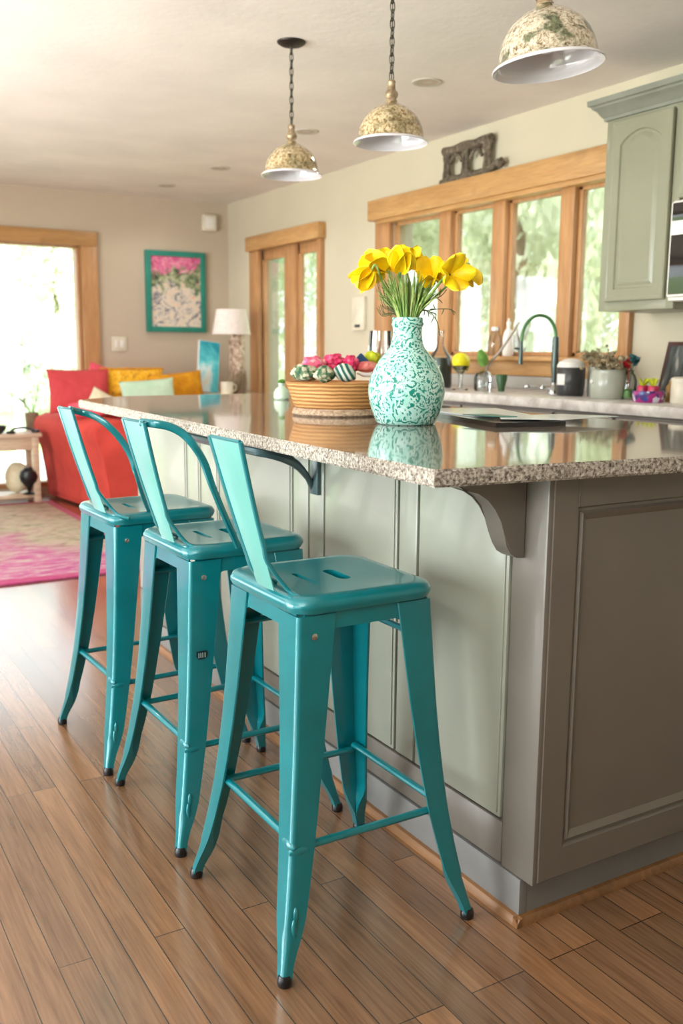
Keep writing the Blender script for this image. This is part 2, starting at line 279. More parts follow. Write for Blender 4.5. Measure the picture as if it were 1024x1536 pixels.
# ------------------------------------------------------------------ mesh building
class MB:
    """collects shapes, then links them as one mesh object"""
    def __init__(s): s.bm = bmesh.new(); s.mi = 0
    def _add(s, vs, fs):
        b = [s.bm.verts.new(v) for v in vs]; out = []
        for f in fs:
            try: q = s.bm.faces.new([b[i] for i in f]); q.material_index = s.mi; out.append(q)
            except ValueError: pass
        return b, out
    def box(s, a, b, bev=0., seg=2, rot=None, piv=None):
        x0, y0, z0 = (min(p, q) for p, q in zip(a, b)); x1, y1, z1 = (max(p, q) for p, q in zip(a, b))
        vs = [V(p) for p in ((x0,y0,z0),(x1,y0,z0),(x1,y1,z0),(x0,y1,z0),(x0,y0,z1),(x1,y0,z1),(x1,y1,z1),(x0,y1,z1))]
        if rot is not None:
            c = V(piv) if piv is not None else (vs[0]+vs[6])/2
            vs = [c+rot@(v-c) for v in vs]
        n0 = len(s.bm.verts)
        vv, ff = s._add(vs, [(0,3,2,1),(4,5,6,7),(0,1,5,4),(1,2,6,5),(2,3,7,6),(3,0,4,7)])
        if bev:
            ed = list({e for f in ff for e in f.edges})
            r = bmesh.ops.bevel(s.bm, geom=ed, offset=bev, segments=seg, profile=.5, affect='EDGES')
            for f in r['faces']: f.material_index = s.mi
        return s
    def loops(s, L, closed=True, cap0=True, cap1=True):
        """bridge a list of equally long vertex loops"""
        n = len(L[0]); vs = [V(p) for l in L for p in l]; fs = []
        for i in range(len(L)-1):
            for j in range(n if closed else n-1):
                k = (j+1) % n
                fs.append((i*n+j, i*n+k, (i+1)*n+k, (i+1)*n+j))
        if cap0: fs.append(tuple(range(n))[::-1])
        if cap1: fs.append(tuple((len(L)-1)*n+j for j in range(n)))
        s._add(vs, fs); return s
    def lathe(s, prof, c=(0,0,0), n=32, axis=None, cap0=True, cap1=True):
        c = V(c); q = V((0,0,1)).rotation_difference(V(axis).normalized()) if axis is not None else None
        L = []
        for r, z in prof:
            r = max(r, 1e-4); l = [V((r*cos(2*pi*j/n), r*sin(2*pi*j/n), z)) for j in range(n)]
            if q: l = [q@p for p in l]
            L.append([c+p for p in l])
        return s.loops(L, cap0=cap0, cap1=cap1)
    def tube(s, pts, r, n=8, flat=1., up=(0,0,1), cap=True):
        pts = [V(p) for p in pts]; L = []; rr = r if isinstance(r, (list, tuple)) else [r]*len(pts)
        pu = V(up)
        for i, p in enumerate(pts):
            d = (pts[min(i+1, len(pts)-1)]-pts[max(i-1, 0)]).normalized()
            a = d.cross(pu)
            if a.length < 1e-3: a = d.cross(V((1, .2, .1)))
            a.normalize(); b = a.cross(d).normalized(); 
            L.append([p+a*rr[i]*cos(2*pi*j/n)+b*rr[i]*flat*sin(2*pi*j/n) for j in range(n)])
        return s.loops(L, cap0=cap, cap1=cap)
    def prism(s, poly, a, b):
        """poly: 3D points; swept from offset a to offset b"""
        a, b = V(a), V(b); return s.loops([[V(p)+a for p in poly], [V(p)+b for p in poly]])
    def ball(s, c, r, sc=(1,1,1), sub=3, amp=0., freq=6., rot=None, seed=0, power=1.):
        c = V(c); t = bmesh.new(); bmesh.ops.create_icosphere(t, subdivisions=sub, radius=1)
        t.verts.index_update(); vs = []
        for v in t.verts:
            p = v.co.copy()
            if power != 1: p = V([math.copysign(abs(q)**power, q) for q in p])
            if amp: p *= 1+amp*noise.noise(p*freq*.3+V((seed*3.1, seed, -seed)))+amp*.5*noise.noise(p*freq+V((seed, 5, 1)))
            p = V((p.x*sc[0], p.y*sc[1], p.z*sc[2]))*r
            if rot is not None: p = rot@p
            vs.append(c+p)
        fs = [tuple(v.index for v in f.verts) for f in t.faces]; t.free(); s._add(vs, fs); return s
    def grid(s, fn, nu, nv, thick=0.):
        vs = [V(fn(i/nu, j/nv)) for i in range(nu+1) for j in range(nv+1)]
        fs = [(i*(nv+1)+j, (i+1)*(nv+1)+j, (i+1)*(nv+1)+j+1, i*(nv+1)+j+1) for i in range(nu) for j in range(nv)]
        b, ff = s._add(vs, fs)
        if thick:
            bmesh.ops.recalc_face_normals(s.bm, faces=ff); bmesh.ops.solidify(s.bm, geom=ff, thickness=thick)
        return s
    def build(s, name, mat, parent=None, smooth=35, loc=None, rot=None, org=None, fixn=True):
        if fixn: bmesh.ops.recalc_face_normals(s.bm, faces=s.bm.faces[:])
        if org is not None:
            for v in s.bm.verts: v.co -= V(org)
        me = bpy.data.meshes.new(name); s.bm.to_mesh(me); s.bm.free()
        for m in (mat if isinstance(mat, (list, tuple)) else [mat]): me.materials.append(m)
        if smooth:
            for p in me.polygons: p.use_smooth = True
            me.set_sharp_from_angle(angle=R_(smooth))
        o = bpy.data.objects.new(name, me); COL.objects.link(o)
        if org is not None: o.location = org
        if loc is not None: o.location = loc
        if rot is not None: o.rotation_euler = rot
        if parent is not None: o.parent = parent
        return o

def tag(o, label, cat, group=None, kind=None):
    if label: o['label'] = label
    if cat: o['category'] = cat
    if group: o['group'] = group
    if kind: o['kind'] = kind
    return o
def thing(name, label, cat, loc=(0,0,0), rz=0., group=None):
    o = bpy.data.objects.new(name, None); COL.objects.link(o); o.empty_display_size = .1
    o.location = loc; o.rotation_euler = (0, 0, rz); return tag(o, label, cat, group)
def struct(o): o['kind'] = 'structure'; return o
def copy_tree(o, parent=None):
    c = o.copy(); COL.objects.link(c)
    if parent is not None: c.parent = parent
    for ch in [q for q in bpy.data.objects if q.parent == o]: copy_tree(ch, c)
    return c
def smoothpath(pts, n=6):
    """Catmull-Rom through points"""
    P = [V(p) for p in pts]; P = [P[0]*2-P[1]]+P+[P[-1]*2-P[-2]]; out = []
    for i in range(1, len(P)-2):
        for k in range(n):
            t = k/n; a, b, c, d = P[i-1:i+3]
            out.append(.5*((2*b)+(c-a)*t+(2*a-5*b+4*c-d)*t*t+(3*b-a-3*c+d)*t**3))
    return out+[P[-2]]
def rrect(hx, hy, r, z, n=6, cx=0, cy=0):
    out = []
    for sx, sy, a0 in ((1, 1, 0), (-1, 1, 90), (-1, -1, 180), (1, -1, 270)):
        for k in range(n+1):
            a = R_(a0+90*k/n); out.append(V((cx+sx*(hx-r)+r*cos(a), cy+sy*(hy-r)+r*sin(a), z)))
    return out

# ------------------------------------------------------------------ room shell
H = 2.45; XW = 3.57; YB = 7.966; XL = -3.2; YF = -2.6
def wall(name, mat, plane, c0, c1, u0, u1, holes, z0=0., z1=H):
    """slab wall with rectangular holes; plane 'x' runs along y, plane 'y' runs along x"""
    us = sorted({u0, u1, *[q for h in holes for q in h[:2]]}); zs = sorted({z0, z1, *[q for h in holes for q in h[2:]]})
    mb = MB()
    for a, b in zip(us, us[1:]):
        for c, d in zip(zs, zs[1:]):
            if any(h[0] <= a and b <= h[1] and h[2] <= c and d <= h[3] for h in holes): continue
            if plane == 'x': mb.box((c0, a, c), (c1, b, d))
            else: mb.box((a, c0, c), (b, c1, d))
    bmesh.ops.remove_doubles(mb.bm, verts=mb.bm.verts[:], dist=1e-5)
    return struct(mb.build(name, mat, smooth=0))
struct(MB().box((XL, YF, -.06), (XW, YB, 0)).build('floor', M['floor'], smooth=0))
struct(MB().box((XL-.2, YF-.2, H), (XW+.2, YB+.2, H+.1)).build('ceiling', M['ceiling'], smooth=0))
WIN = [(3.328, 3.675, 1.165, 2.02), (3.775, 4.205, 1.165, 2.02), (4.315, 4.70, 1.165, 2.02), (4.815, 5.34, 1.165, 2.02)]
DOOR = (6.30, 7.29, 0., 2.0)
wall('wall_right', M['wall_right'], 'x', XW, XW+.15, YF, YB, [(3.328, 5.34, 1.165, 2.02), DOOR], z0=-.06)
BWIN = (-.9, 2.25, .06, 2.015)
wall('wall_back', M['wall_back'], 'y', YB, YB+.15, XL-.15, XW+.15, [BWIN], z0=-.06)
LW = [(-1.6, .9, .1, 2.15), (1.5, 4.6, .1, 2.15)]
wall('wall_left', M['wall_back'], 'x', XL-.15, XL, YF, YB, LW, z0=-.06)
FW = []
wall('wall_front', M['wall_back'], 'y', YF-.15, YF, XL-.15, XW+.15, FW, z0=-.06)

# kitchen window: four lights in one oak frame
w1 = thing('window_1', 'oak framed four light kitchen window above the worktop', 'window', (XW, 4.3, 1.165)); struct(w1)
def wpart(name, mat, mb, lab=None): 
    o = mb.build(name, mat, None, org=(0, 0, 0)); o.parent = w1; o.matrix_parent_inverse = Matrix.Translation((-XW, -4.3, -1.165)); return o
def under(root, o):
    o.parent = root; o.matrix_parent_inverse = (Matrix.Translation(root.location) @ Euler(root.rotation_euler).to_matrix().to_4x4()).inverted(); return o
wpart('head_trim', M['trim_y'], MB().box((3.485, 3.225, 2.035), (3.575, 5.53, 2.165), .006).box((3.50, 3.25, 2.01), (3.66, 5.45, 2.036), .004))
for y0, y1 in ((5.34, 5.51), (3.262, 3.328)):
    wpart('casing', M['trim_z'], MB().box((3.535, y0, 1.10), (3.575, y1, 2.036), .005))
for y0, y1 in ((4.70, 4.815), (4.205, 4.315), (3.675, 3.775)):
    wpart('mullion', M['trim_z'], MB().box((3.548, y0, 1.165), (3.64, y1, 2.03), .006))
wpart('sill', M['trim_y'], MB().box((3.46, 3.25, 1.142), (3.69, 5.52, 1.166), .006))
wpart('apron', M['trim_y'], MB().box((3.545, 3.27, 1.06), (3.575, 5.5, 1.142), .004))
for y0, y1, z0, z1 in WIN:
    mb = MB(); f = .026; x0, x1 = 3.580, 3.615
    mb.box((x0, y0, z0), (x1, y0+f*.55, z1), .004); mb.box((x0, y1-f, z0), (x1, y1, z1), .004)
    mb.box((x0, y0, z0), (x1, y1, z0+f), .004); mb.box((x0, y0, z1-f), (x1, y1, z1), .004)
    sash = wpart('sash', M['trim_z'], mb)
    g = MB().box((3.596, y0+.01, z0+.02), (3.600, y1-.02, z1-.02)).build('pane', M['pane']); g.parent = sash

# glazed double door
d1 = thing('door_1', 'oak framed glazed double door in the cream wall', 'door', (XW, 6.8, 0)); struct(d1)
under(d1, MB().box((3.50, 6.225, 2.0), (3.58, 7.47, 2.115), .006).build('head_trim', M['trim_y']))
for y0, y1 in ((7.29, 7.455), (6.245, 6.30)): under(d1, MB().box((3.53, y0, 0), (3.58, y1, 2.0), .005).build('casing', M['trim_z']))
under(d1, MB().box((3.548, 6.665, 0), (3.63, 6.85, 2.0), .006).build('mullion', M['trim_z']))
for y0, y1 in ((6.85, 7.29), (6.30, 6.665)):
    mb = MB(); x0, x1 = 3.575, 3.615; f = .03
    mb.box((x0, y0, .02), (x1, y0+f*.6, 2.0), .004).box((x0, y1-f, .02), (x1, y1, 2.0), .004).box((x0, y0, .02), (x1, y1, .2), .004).box((x0, y0, 1.92), (x1, y1, 2.0), .004)
    leaf = under(d1, mb.build('door_leaf', M['trim_z']))
    g = MB().box((3.594, y0+.01, .18), (3.598, y1-.02, 1.94)).build('pane', M['pane']); g.parent = leaf; g.matrix_parent_inverse = d1.matrix_world.inverted() if False else Matrix.Identity(4)

# big back window
w2 = thing('window_2', 'large oak framed picture window behind the sofa', 'window', (.67, YB, .06)); struct(w2)
for x0, x1 in ((2.25, 2.388), (-1.04, -.9)): under(w2, MB().box((x0, YB-.035, 0.0), (x1, YB+.02, 2.016), .006).build('casing', M['trim_z']))
under(w2, MB().box((-1.04, YB-.037, 2.016), (2.388, YB+.02, 2.13), .006).build('head_trim', M['trim_x']))
mb = MB(); x0, x1 = BWIN[:2]
mb.box((x1-.028, YB+.0, .06), (x1, YB+.12, 2.015), .004).box((x0, YB, .06), (x0+.03, YB+.12, 2.015), .004).box((x0, YB, .06), (x1, YB+.12, .10), .004).box((x0, YB, 2.0), (x1, YB+.12, 2.015), .003).box((.62, YB+.03, .06), (.69, YB+.1, 2.015), .004)
fr = under(w2, mb.build('window_frame', M['trim_z']))
g = MB().box((x0+.01, YB+.06, .08), (x1-.02, YB+.064, 2.0)).build('pane', M['pane']); g.parent = fr
# the openings behind and to the left of the camera
k = 3
for (a, b, c, d), pl in [(h, 'x') for h in LW]+[(h, 'y') for h in FW]:
    w = thing('window_%d' % k, 'oak framed side window', 'window', (XL if pl == 'x' else (a+b)/2, (a+b)/2 if pl == 'x' else YF, c)); struct(w); k += 1
    mb = MB(); gl = MB()
    for q in ((a-.09, a, c-.09, d+.09), (b, b+.09, c-.09, d+.09), (a, b, d, d+.09), (a, b, c-.09, c), ((a+b)/2-.03, (a+b)/2+.03, c, d)):
        if pl == 'x': mb.box((XL-.1, q[0], q[2]), (XL+.03, q[1], q[3]), .005)
        else: mb.box((q[0], YF-.1, q[2]), (q[1], YF+.03, q[3]), .005)
    if pl == 'x': gl.box((XL-.06, a, c), (XL-.056, b, d))
    else: gl.box((a, YF-.06, c), (b, YF-.056, d))
    f = under(w, mb.build('window_frame', M['trim_z'])); g = gl.build('pane', M['pane']); g.parent = f
# baseboards
for nm, a, b in (('baseboard_back', (2.388, YB-.02, 0), (XW, YB, .1)), ('baseboard_right', (XW-.02, 7.455, 0), (XW, YB-.02, .1)), ('baseboard_right', (XW-.02, 5.6, 0), (XW, 6.245, .1))):
    struct(MB().box(a, b, .004).build(nm, M['trim_x'] if nm.endswith('back') else M['trim_y']))

# ------------------------------------------------------------------ kitchen island
isl = thing('kitchen_island', 'taupe panelled kitchen island cabinet under the speckled granite worktop', 'cabinet', (1.7, 2.5, 0))
ZU = .957
under(isl, MB().box((1.275, 1.352, .10), (2.08, 3.76, ZU)).box((1.29, 1.40, 0), (2.06, 3.74, .10)).build('carcass', M['taupe']))
edges = [1.443, 1.769, 1.851, 2.209, 2.296, 2.392, 2.92, 3.082, 3.209, 3.76]
for i, (a, b) in enumerate(zip(edges, edges[1:])):
    o = under(isl, MB().box((1.264, a+.004, .205), (1.278, b-.004, ZU), .0045).build('side_panel', M['taupe_lit']))
    # a bead along the wide panels
    if b-a > .12: o2 = MB().box((1.2605, a+.012, .215), (1.268, a+.018, ZU-.002), .0025).build('bead', M['taupe_lit']); o2.parent = o
under(isl, MB().box((1.2635, 1.439, .105), (1.278, 3.76, .200), .004).build('bottom_rail', M['taupe']))
under(isl, MB().box((1.262, 1.337, .102), (1.282, 1.437, ZU), .005).box((1.2645, 1.425, .20), (1.272, 1.4395, ZU), .003).build('corner_stile', M['taupe']))
under(isl, MB().box((1.2625, 1.3745, 0), (1.284, 3.74, .099), .002).box((1.284, 1.375, 0), (2.06, 1.395, .098)).build('toe_kick', M['skirt']))
# end door with a raised panel: concentric rectangles
def rect(u0, u1, z0, z1, y): return [(u0, y, z0), (u1, y, z0), (u1, y, z1), (u0, y, z1)]
def inset_panel(y, rings, u0, u1, z0, z1):
    return MB().loops([rect(u0+i, u1-i, z0+i, z1-i, y+d) for i, d in rings], cap0=True, cap1=True)
mb = inset_panel(1.335, [(0, .02), (0, .004), (.004, 0), (.066, 0), (.070, .007), (.076, .007), (.081, .001), (.095, .009), (.100, .009)], 1.272, 2.08, .106, ZU)
under(isl, mb.build('end_panel', M['taupe'], smooth=20))
under(isl, MB().box((1.3385, 1.3335, .892), (1.3395, 1.336, ZU)).build('rail_joint', M['skirt']))
# scrolled corbel under the overhang
pf = [(1.262, .957), (1.095, .957), (1.092, .940), (1.104, .932), (1.122, .930), (1.142, .924), (1.165, .910), (1.184, .890), (1.197, .864), (1.207, .836), (1.216, .812), (1.228, .795), (1.244, .786), (1.262, .784)]
mb = MB().prism([(x, 1.399, z) for x, z in pf], (0, 0, 0), (0, .05, 0))
bmesh.ops.bevel(mb.bm, geom=[e for e in mb.bm.edges if abs(e.verts[0].co.y-e.verts[1].co.y) < 1e-4], offset=.003, segments=2, affect='EDGES')
under(isl, mb.build('corbel', M['taupe']))
# wooden shoe moulding
mb = MB()
mb.prism([(1.262, 0, 0), (1.247, 0, 0), (1.248, 0, .010), (1.254, 0, .018), (1.262, 0, .020)], (0, 1.36, 0), (0, 3.74, 0))
mb.prism([(0, 1.375, 0), (0, 1.360, 0), (0, 1.361, .010), (0, 1.367, .018), (0, 1.375, .020)], (1.247, 0, 0), (2.06, 0, 0))
under(isl, mb.build('shoe_moulding', M['shoe']))
# painted steel support rail below the top
mb = MB().tube(smoothpath([(1.075, 2.74, .930), (1.072, 2.60, .930), (1.072, 2.40, .930), (1.085, 2.27, .926), (1.13, 2.235, .915), (1.19, 2.24, .89), (1.235, 2.252, .85), (1.258, 2.262, .815)], 6), [.013]*30+[.012, .012, .011, .011, .010, .010, .009, .009, .009, .009, .009, .008, .008], 10)
mb.box((1.252, 2.225, .80), (1.264, 2.268, ZU), .002).box((1.06, 2.255, .94), (1.262, 2.285, ZU), .002)
under(isl, mb.build('support_bracket', M['blue_steel']))

# granite worktop
poly = [(.962, 1.302), (1.046, 3.80), (1.30, 4.02), (2.12, 4.06), (2.185, 1.95), (2.17, 1.186)]
mb = MB().loops([[(x, y, .957) for x, y in poly], [(x, y, .989) for x, y in poly]])
top_f = [f for f in mb.bm.faces]
bmesh.ops.bevel(mb.bm, geom=[e for e in mb.bm.edges if abs(e.verts[0].co.z-e.verts[1].co.z) < 1e-4], offset=.004, segments=3, affect='EDGES')
bmesh.ops.recalc_face_normals(mb.bm, faces=mb.bm.faces[:])
for f in mb.bm.faces: f.material_index = 0 if f.normal.z > .8 else 1
ct = mb.build('worktop', [M['granite'], M['granite_edge']]); tag(ct, 'polished grey speckled granite worktop on the island', 'worktop')

# ------------------------------------------------------------------ bar stools
def lgeo(z):
    """corner offset and face width of a leg at height z"""
    T = [(0.0, .232, .022), (.03, .226, .023), (.055, .2205, .027), (.08, .2155, .035), (.115, .2085, .043), (.17, .199, .047), (.25, .1875, .053), (.36, .1755, .060), (.50, .165, .069), (.70, .154, .084)]
    for (a, o0, w0), (b, o1, w1) in zip(T, T[1:]):
        if z <= b: k = (z-a)/(b-a); return o0+(o1-o0)*k, w0+(w1-w0)*k
    return T[-1][1:]
def leg_mesh(sx, sy, ztop=.695):
    zs = [.014, .03, .045, .06, .075, .09, .105, .12, .14, .17, .21, .25, .32, .40, .48, .56, .64, ztop]; L = []
    for z in zs:
        o, w = lgeo(z); k = min(1, max(0, (.13-z)/.07)); t = .005*(1-k)+(w*.9)*k; r = .010 if z > .1 else w*.42
        r = min(r, w*.45); pts = []
        for q in range(7):
            a = R_(180+90*q/6); pts.append((r+r*cos(a), r+r*sin(a)))
        ri = max(.001, (r-t)*.9) if t < r else .001
        pts = [(0, w*.98), (0, w*.6)]+pts+[(w*.6, 0), (w*.98, 0), (w, t*.5), (w*.98, t), (max(w*.6, t), t), (t+.001, t+.001), (t, max(w*.6, t)), (t, w*.98), (t*.5, w)]
        L.append([V((sx*(o-x), sy*(o-y), z)) for x, y in pts])
    mb = MB().loops(L)
    if sx < 0 and sy < 0:   # pinched fold above the foot
        for z, a in ((.125, .020), (.10, .024)):
            o, w = lgeo(z); mb.ball((sx*(o-w*.45), sy*(o-.001), z), 1, (.006, .0045, a), 2)
    return mb
def make_stool(label, loc, rz, arm, bk):
    root = thing('bar_stool', label, 'stool', loc, rz, 'teal metal bar stools along the island')
    # seat: rounded square dished sheet with rolled edge
    L = [rrect(a, a, r, z, 7) for a, r, z in ((.152, .040, .697), (.161, .045, .700), (.1655, .047, .710), (.1655, .047, .717), (.160, .045, .727), (.150, .042, .731), (.135, .05, .7305), (.11, .05, .7285), (.07, .045, .727), (.03, .025, .7265), (.004, .003, .7265))]
    mb = MB().loops(L); seat = mb.build('seat', M['teal'], root, smooth=50)
    cut = MB()
    def obround(cx, cy, l, w, z0, z1):
        p = [V((cx+w*cos(R_(a)), cy+(l-w)*(1 if a < 180 else -1)+w*sin(R_(a)), z0)) for a in range(0, 361-1, 18)]
        cut.loops([p, [q+V((0, 0, z1-z0)) for q in p]])
    obround(.022, .005, .045, .014, .60, .80); obround(-.055, .0, .052, .007, .7205, .80)
    c = cut.build('seat_cutter', M['teal']); md = seat.modifiers.new('b', 'BOOLEAN'); md.object = c; md.solver = 'EXACT'
    c.parent = root
    dg = bpy.context.evaluated_depsgraph_get(); nm = bpy.data.meshes.new_from_object(seat.evaluated_get(dg)); seat.modifiers.clear()
    seat.data = nm; bpy.data.objects.remove(c)
    for p in nm.polygons: p.use_smooth = True
    nm.set_sharp_from_angle(angle=R_(40))
    # apron with arched corners
    for k in range(4):
        mb = MB(); rot = Matrix.Rotation(k*pi/2, 3, 'Z'); pts = []
        a = .150; prof = [(-a+.012, .698), (-a+.012, .635)]
        i0 = -.092
        prof += [(i0, .632), (i0+.004, .648), (i0+.013, .659), (i0+.026, .664), (-i0-.026, .664), (-i0-.013, .659), (-i0-.004, .648), (-i0, .632), (a-.012, .635), (a-.012, .698)]
        L0 = [rot@V((u, -.1495-(.70-z)*.06, z)) for u, z in prof]; L1 = [rot@V((u, -.1455-(.70-z)*.06, z)) for u, z in prof]
        mb.loops([L0, L1]); mb.build('apron', M['teal'], root, smooth=25)
    # legs with rubber tips; rivet and badge sit on the near outer leg
    for sx in (-1, 1):
        for sy in (-1, 1):
            lg = leg_mesh(sx, sy).build('leg', M['teal'], root, smooth=50)
            o, w = lgeo(.012); cc = (sx*(o-w/2), sy*(o-w/2), 0)
            ft = MB().lathe([(.0095, 0), (.0135, .001), (.0145, .006), (.0145, .014), (.0125, .020), (.011, .0225)], cc, 16).build('rubber_foot', M['rubber'], lg); ft['label'] = 'black rubber tip'
            if sx < 0 and sy < 0:
                ox, ww = lgeo(.655); rv = MB().lathe([(.0065, 0), (.0065, .002), (.0035, .0035), (.001, .0037)], (-ox+.036, -ox+.0005, .655), 16, axis=(0, -1, 0)).build('rivet', M['steel'], lg); rv['label'] = 'silver rivet'
    # footrest ring
    zb = .255; o, w = lgeo(zb); q = o-.016
    for a, b in (((-q, -q), (-q, q)), ((-q, -q), (q, -q)), ((q, -q), (q, q)), ((-q, q), (q, q))):
        d = V((b[0]-a[0], b[1]-a[1], 0)).normalized(); zz = zb if abs(d.x) < .5 else zb-.012
        p0 = V((*a, zz))+d*.004; p1 = V((*b, zz))-d*.004
        MB().tube([p0, p0.lerp(p1, .33), p0.lerp(p1, .66), p1], .0095, 12, flat=.8).build('footrest', M['teal'], root)
    mb = MB().ball((-o+.006, -o+.02, zb), 1, (.010, .024, .012), 2).ball((-o+.02, -o+.004, zb-.012), 1, (.024, .0075, .012), 2); mb.build('weld_collar', M['teal'], root)
    # flat braces between the inner legs
    zb2 = .612; o, w = lgeo(zb2); q = o-.02
    for a, b in (((q, -q), (q, q)), ((-q, q), (q, q))):
        d = V((b[0]-a[0], b[1]-a[1], 0)).normalized(); MB().tube([V((*a, zb2)), V((*b, zb2))], .008, 8, flat=.9).build('brace', M['teal'], root)
    # back: splat between a folded band and a rod
    xt, zt = -.262, 1.029
    def sp(u, v):     # u across, v up
        y = (bk[3]+u*(bk[2]-bk[3]))*(1-v)+(bk[1]+u*(bk[0]-bk[1]))*v; bow = .008*sin(pi*v)
        return V((-.168+(xt+.168)*v-bow*.4-.002*sin(pi*u), y, .735+(zt-.735)*v))
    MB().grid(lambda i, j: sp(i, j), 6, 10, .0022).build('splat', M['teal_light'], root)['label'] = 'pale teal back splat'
    P = [sp(1, v/10)+V((0, .002, 0)) for v in range(11)]; P = [V((-.150, bk[2]-.004, .731))]+[p for p in P[1:]]
    MB().tube(smoothpath(P, 3), .0055, 8, flat=1.7, up=(0, 1, 0)).tube(smoothpath([V((-.128, bk[2]-.004, .733)), sp(1, .06)+V((.016, .006, 0)), sp(1, .25)+V((.010, .008, 0)), sp(1, .5)+V((.007, .008, 0)), sp(1, .75)+V((.004, .006, 0)), sp(1, .99)], 4), .0045, 8, flat=1.5, up=(0, 1, 0)).build('back_band', M['teal'], root)
    P = [sp(0, v/10)+V((0, -.002, 0)) for v in range(2, 11)]
    P = [V((-.120, bk[3]-.050, .722)), V((-.136, bk[3]-.036, .728)), V((-.152, bk[3]-.020, .741))]+P
    MB().tube(smoothpath(P, 3), .0046, 8, flat=1.3, up=(0, 1, 0)).build('back_rod', M['teal'], root)
    MB().tube([sp(u/5, 1) for u in range(6)], .0035, 8).build('top_rail', M['teal'], root)
    if arm:   # hoop sweeping from the top of the back down onto the seat side
        inv = (Matrix.Translation(loc) @ Matrix.Rotation(rz, 4, 'Z')).inverted()
        P = [sp(.15, .995)]+[inv@V(p) for p in arm]
        MB().tube(smoothpath(P, 5), .0062, 8, flat=1.5, up=(0, 0, 1)).build('arm_hoop', M['teal'], root)
    return root
st1 = make_stool('nearest teal metal bar stool, with plain back splat and no curved arm hoop', (.965, 1.666, 0), 0, None, (-.008, -.138, -.012, -.085))
st2 = make_stool('middle teal metal bar stool, with a dark maker badge on its leg', (.964, 2.211, 0), R_(1), [(.728, 2.03, 1.025), (.756, 2.02, 1.019), (.783, 2.01, 1.004), (.805, 2.0, .978), (.829, 2.0, .939), (.849, 2.0, .883), (.881, 2.01, .813), (.922, 2.02, .728)], (-.032, -.168, -.018, -.10))
st3 = make_stool('farthest teal metal bar stool, the one nearest the red sofa', (.944, 2.73, 0), R_(2), [(.722, 2.61, 1.018), (.752, 2.59, 1.007), (.783, 2.57, .984), (.816, 2.56, .945), (.841, 2.55, .897), (.855, 2.545, .845), (.88, 2.57, .781), (.906, 2.59, .728)], (-.04, -.15, -.03, -.13))
lg = [c for c in st2.children if c.name.startswith('leg')][0]
o_, w_ = lgeo(.47)
bd = MB().loops([[V((-o_+.033+x, -o_+dy, .47+z)) for x, z in ((-.013, .009), (.013, .009), (.016, .004), (.014, -.007), (.004, -.012), (-.009, -.011), (-.014, -.003))] for dy in (.001, -.0025)]).build('badge', M['badge'], st2); bd['label'] = 'dark maker badge'
mb = MB()
for x in (-.008, -.003, .002, .008): mb.box((-o_+.033+x-.0012, -o_-.0035, .463), (-o_+.033+x+.0012, -o_-.002, .475))
b2 = mb.build('badge_mark', M['badge_ink'], bd)

# ------------------------------------------------------------------ vase and flowers
VX, VY, VZ = 1.512, 2.185, .9892
pr = [(.0, .0), (.084, .0), (.092, .006), (.100, .025), (.112, .060), (.1185, .095), (.117, .125), (.109, .153), (.094, .182), (.074, .207), (.057, .228), (.048, .250), (.0445, .275), (.0445, .296), (.0465, .300), (.0495, .304), (.0495, .309), (.047, .312), (.0475, .320), (.047, .325), (.043, .326), (.041, .318), (.040, .28), (.050, .24), (.09, .19), (.108, .12), (.09, .02), (.0, .012)]
pr = [(r*.897, z*.892) for r, z in pr]
vs = MB().lathe(pr, n=64).build('vase', M['vase'], loc=(VX, VY, VZ), smooth=60); tag(vs, 'rounded aqua vase with teal damask pattern on the island worktop', 'vase')
RC = V((.8585, -.5128, 0)); DC = V((.5128, .8585, 0)); MOUTH = V((VX, VY, VZ+.281)); PXM = 535.
def vpt(px, py, dep=0.): # a spot around the vase given in metres right of and above its foot
    return V((VX, VY, VZ))+RC*((px-608)/PXM)+V((0, 0, (636-py)/PXM))+DC*dep
def petal(mb, base, d, side, L, W, curl, cup):
    d = d.normalized(); side = (side-d*side.dot(d)).normalized(); out = side.cross(d)
    def fn(i, j):
        w = W*sin(pi*min(1, .12+i*.80))**.8*(1 if i < .9 else 1); u = (j-.5)*2
        a = cup*(1-i*.4); p = base+d*(L*i)+out*(curl*L*i*i*i)+side*(w*.5*u)
        return p-out*((1-u*u)*-.0+u*u*w*.28)+out*(.35*L*sin(pi*min(1, i*.75))*a)
    mb.grid(fn, 8, 6, .0007)
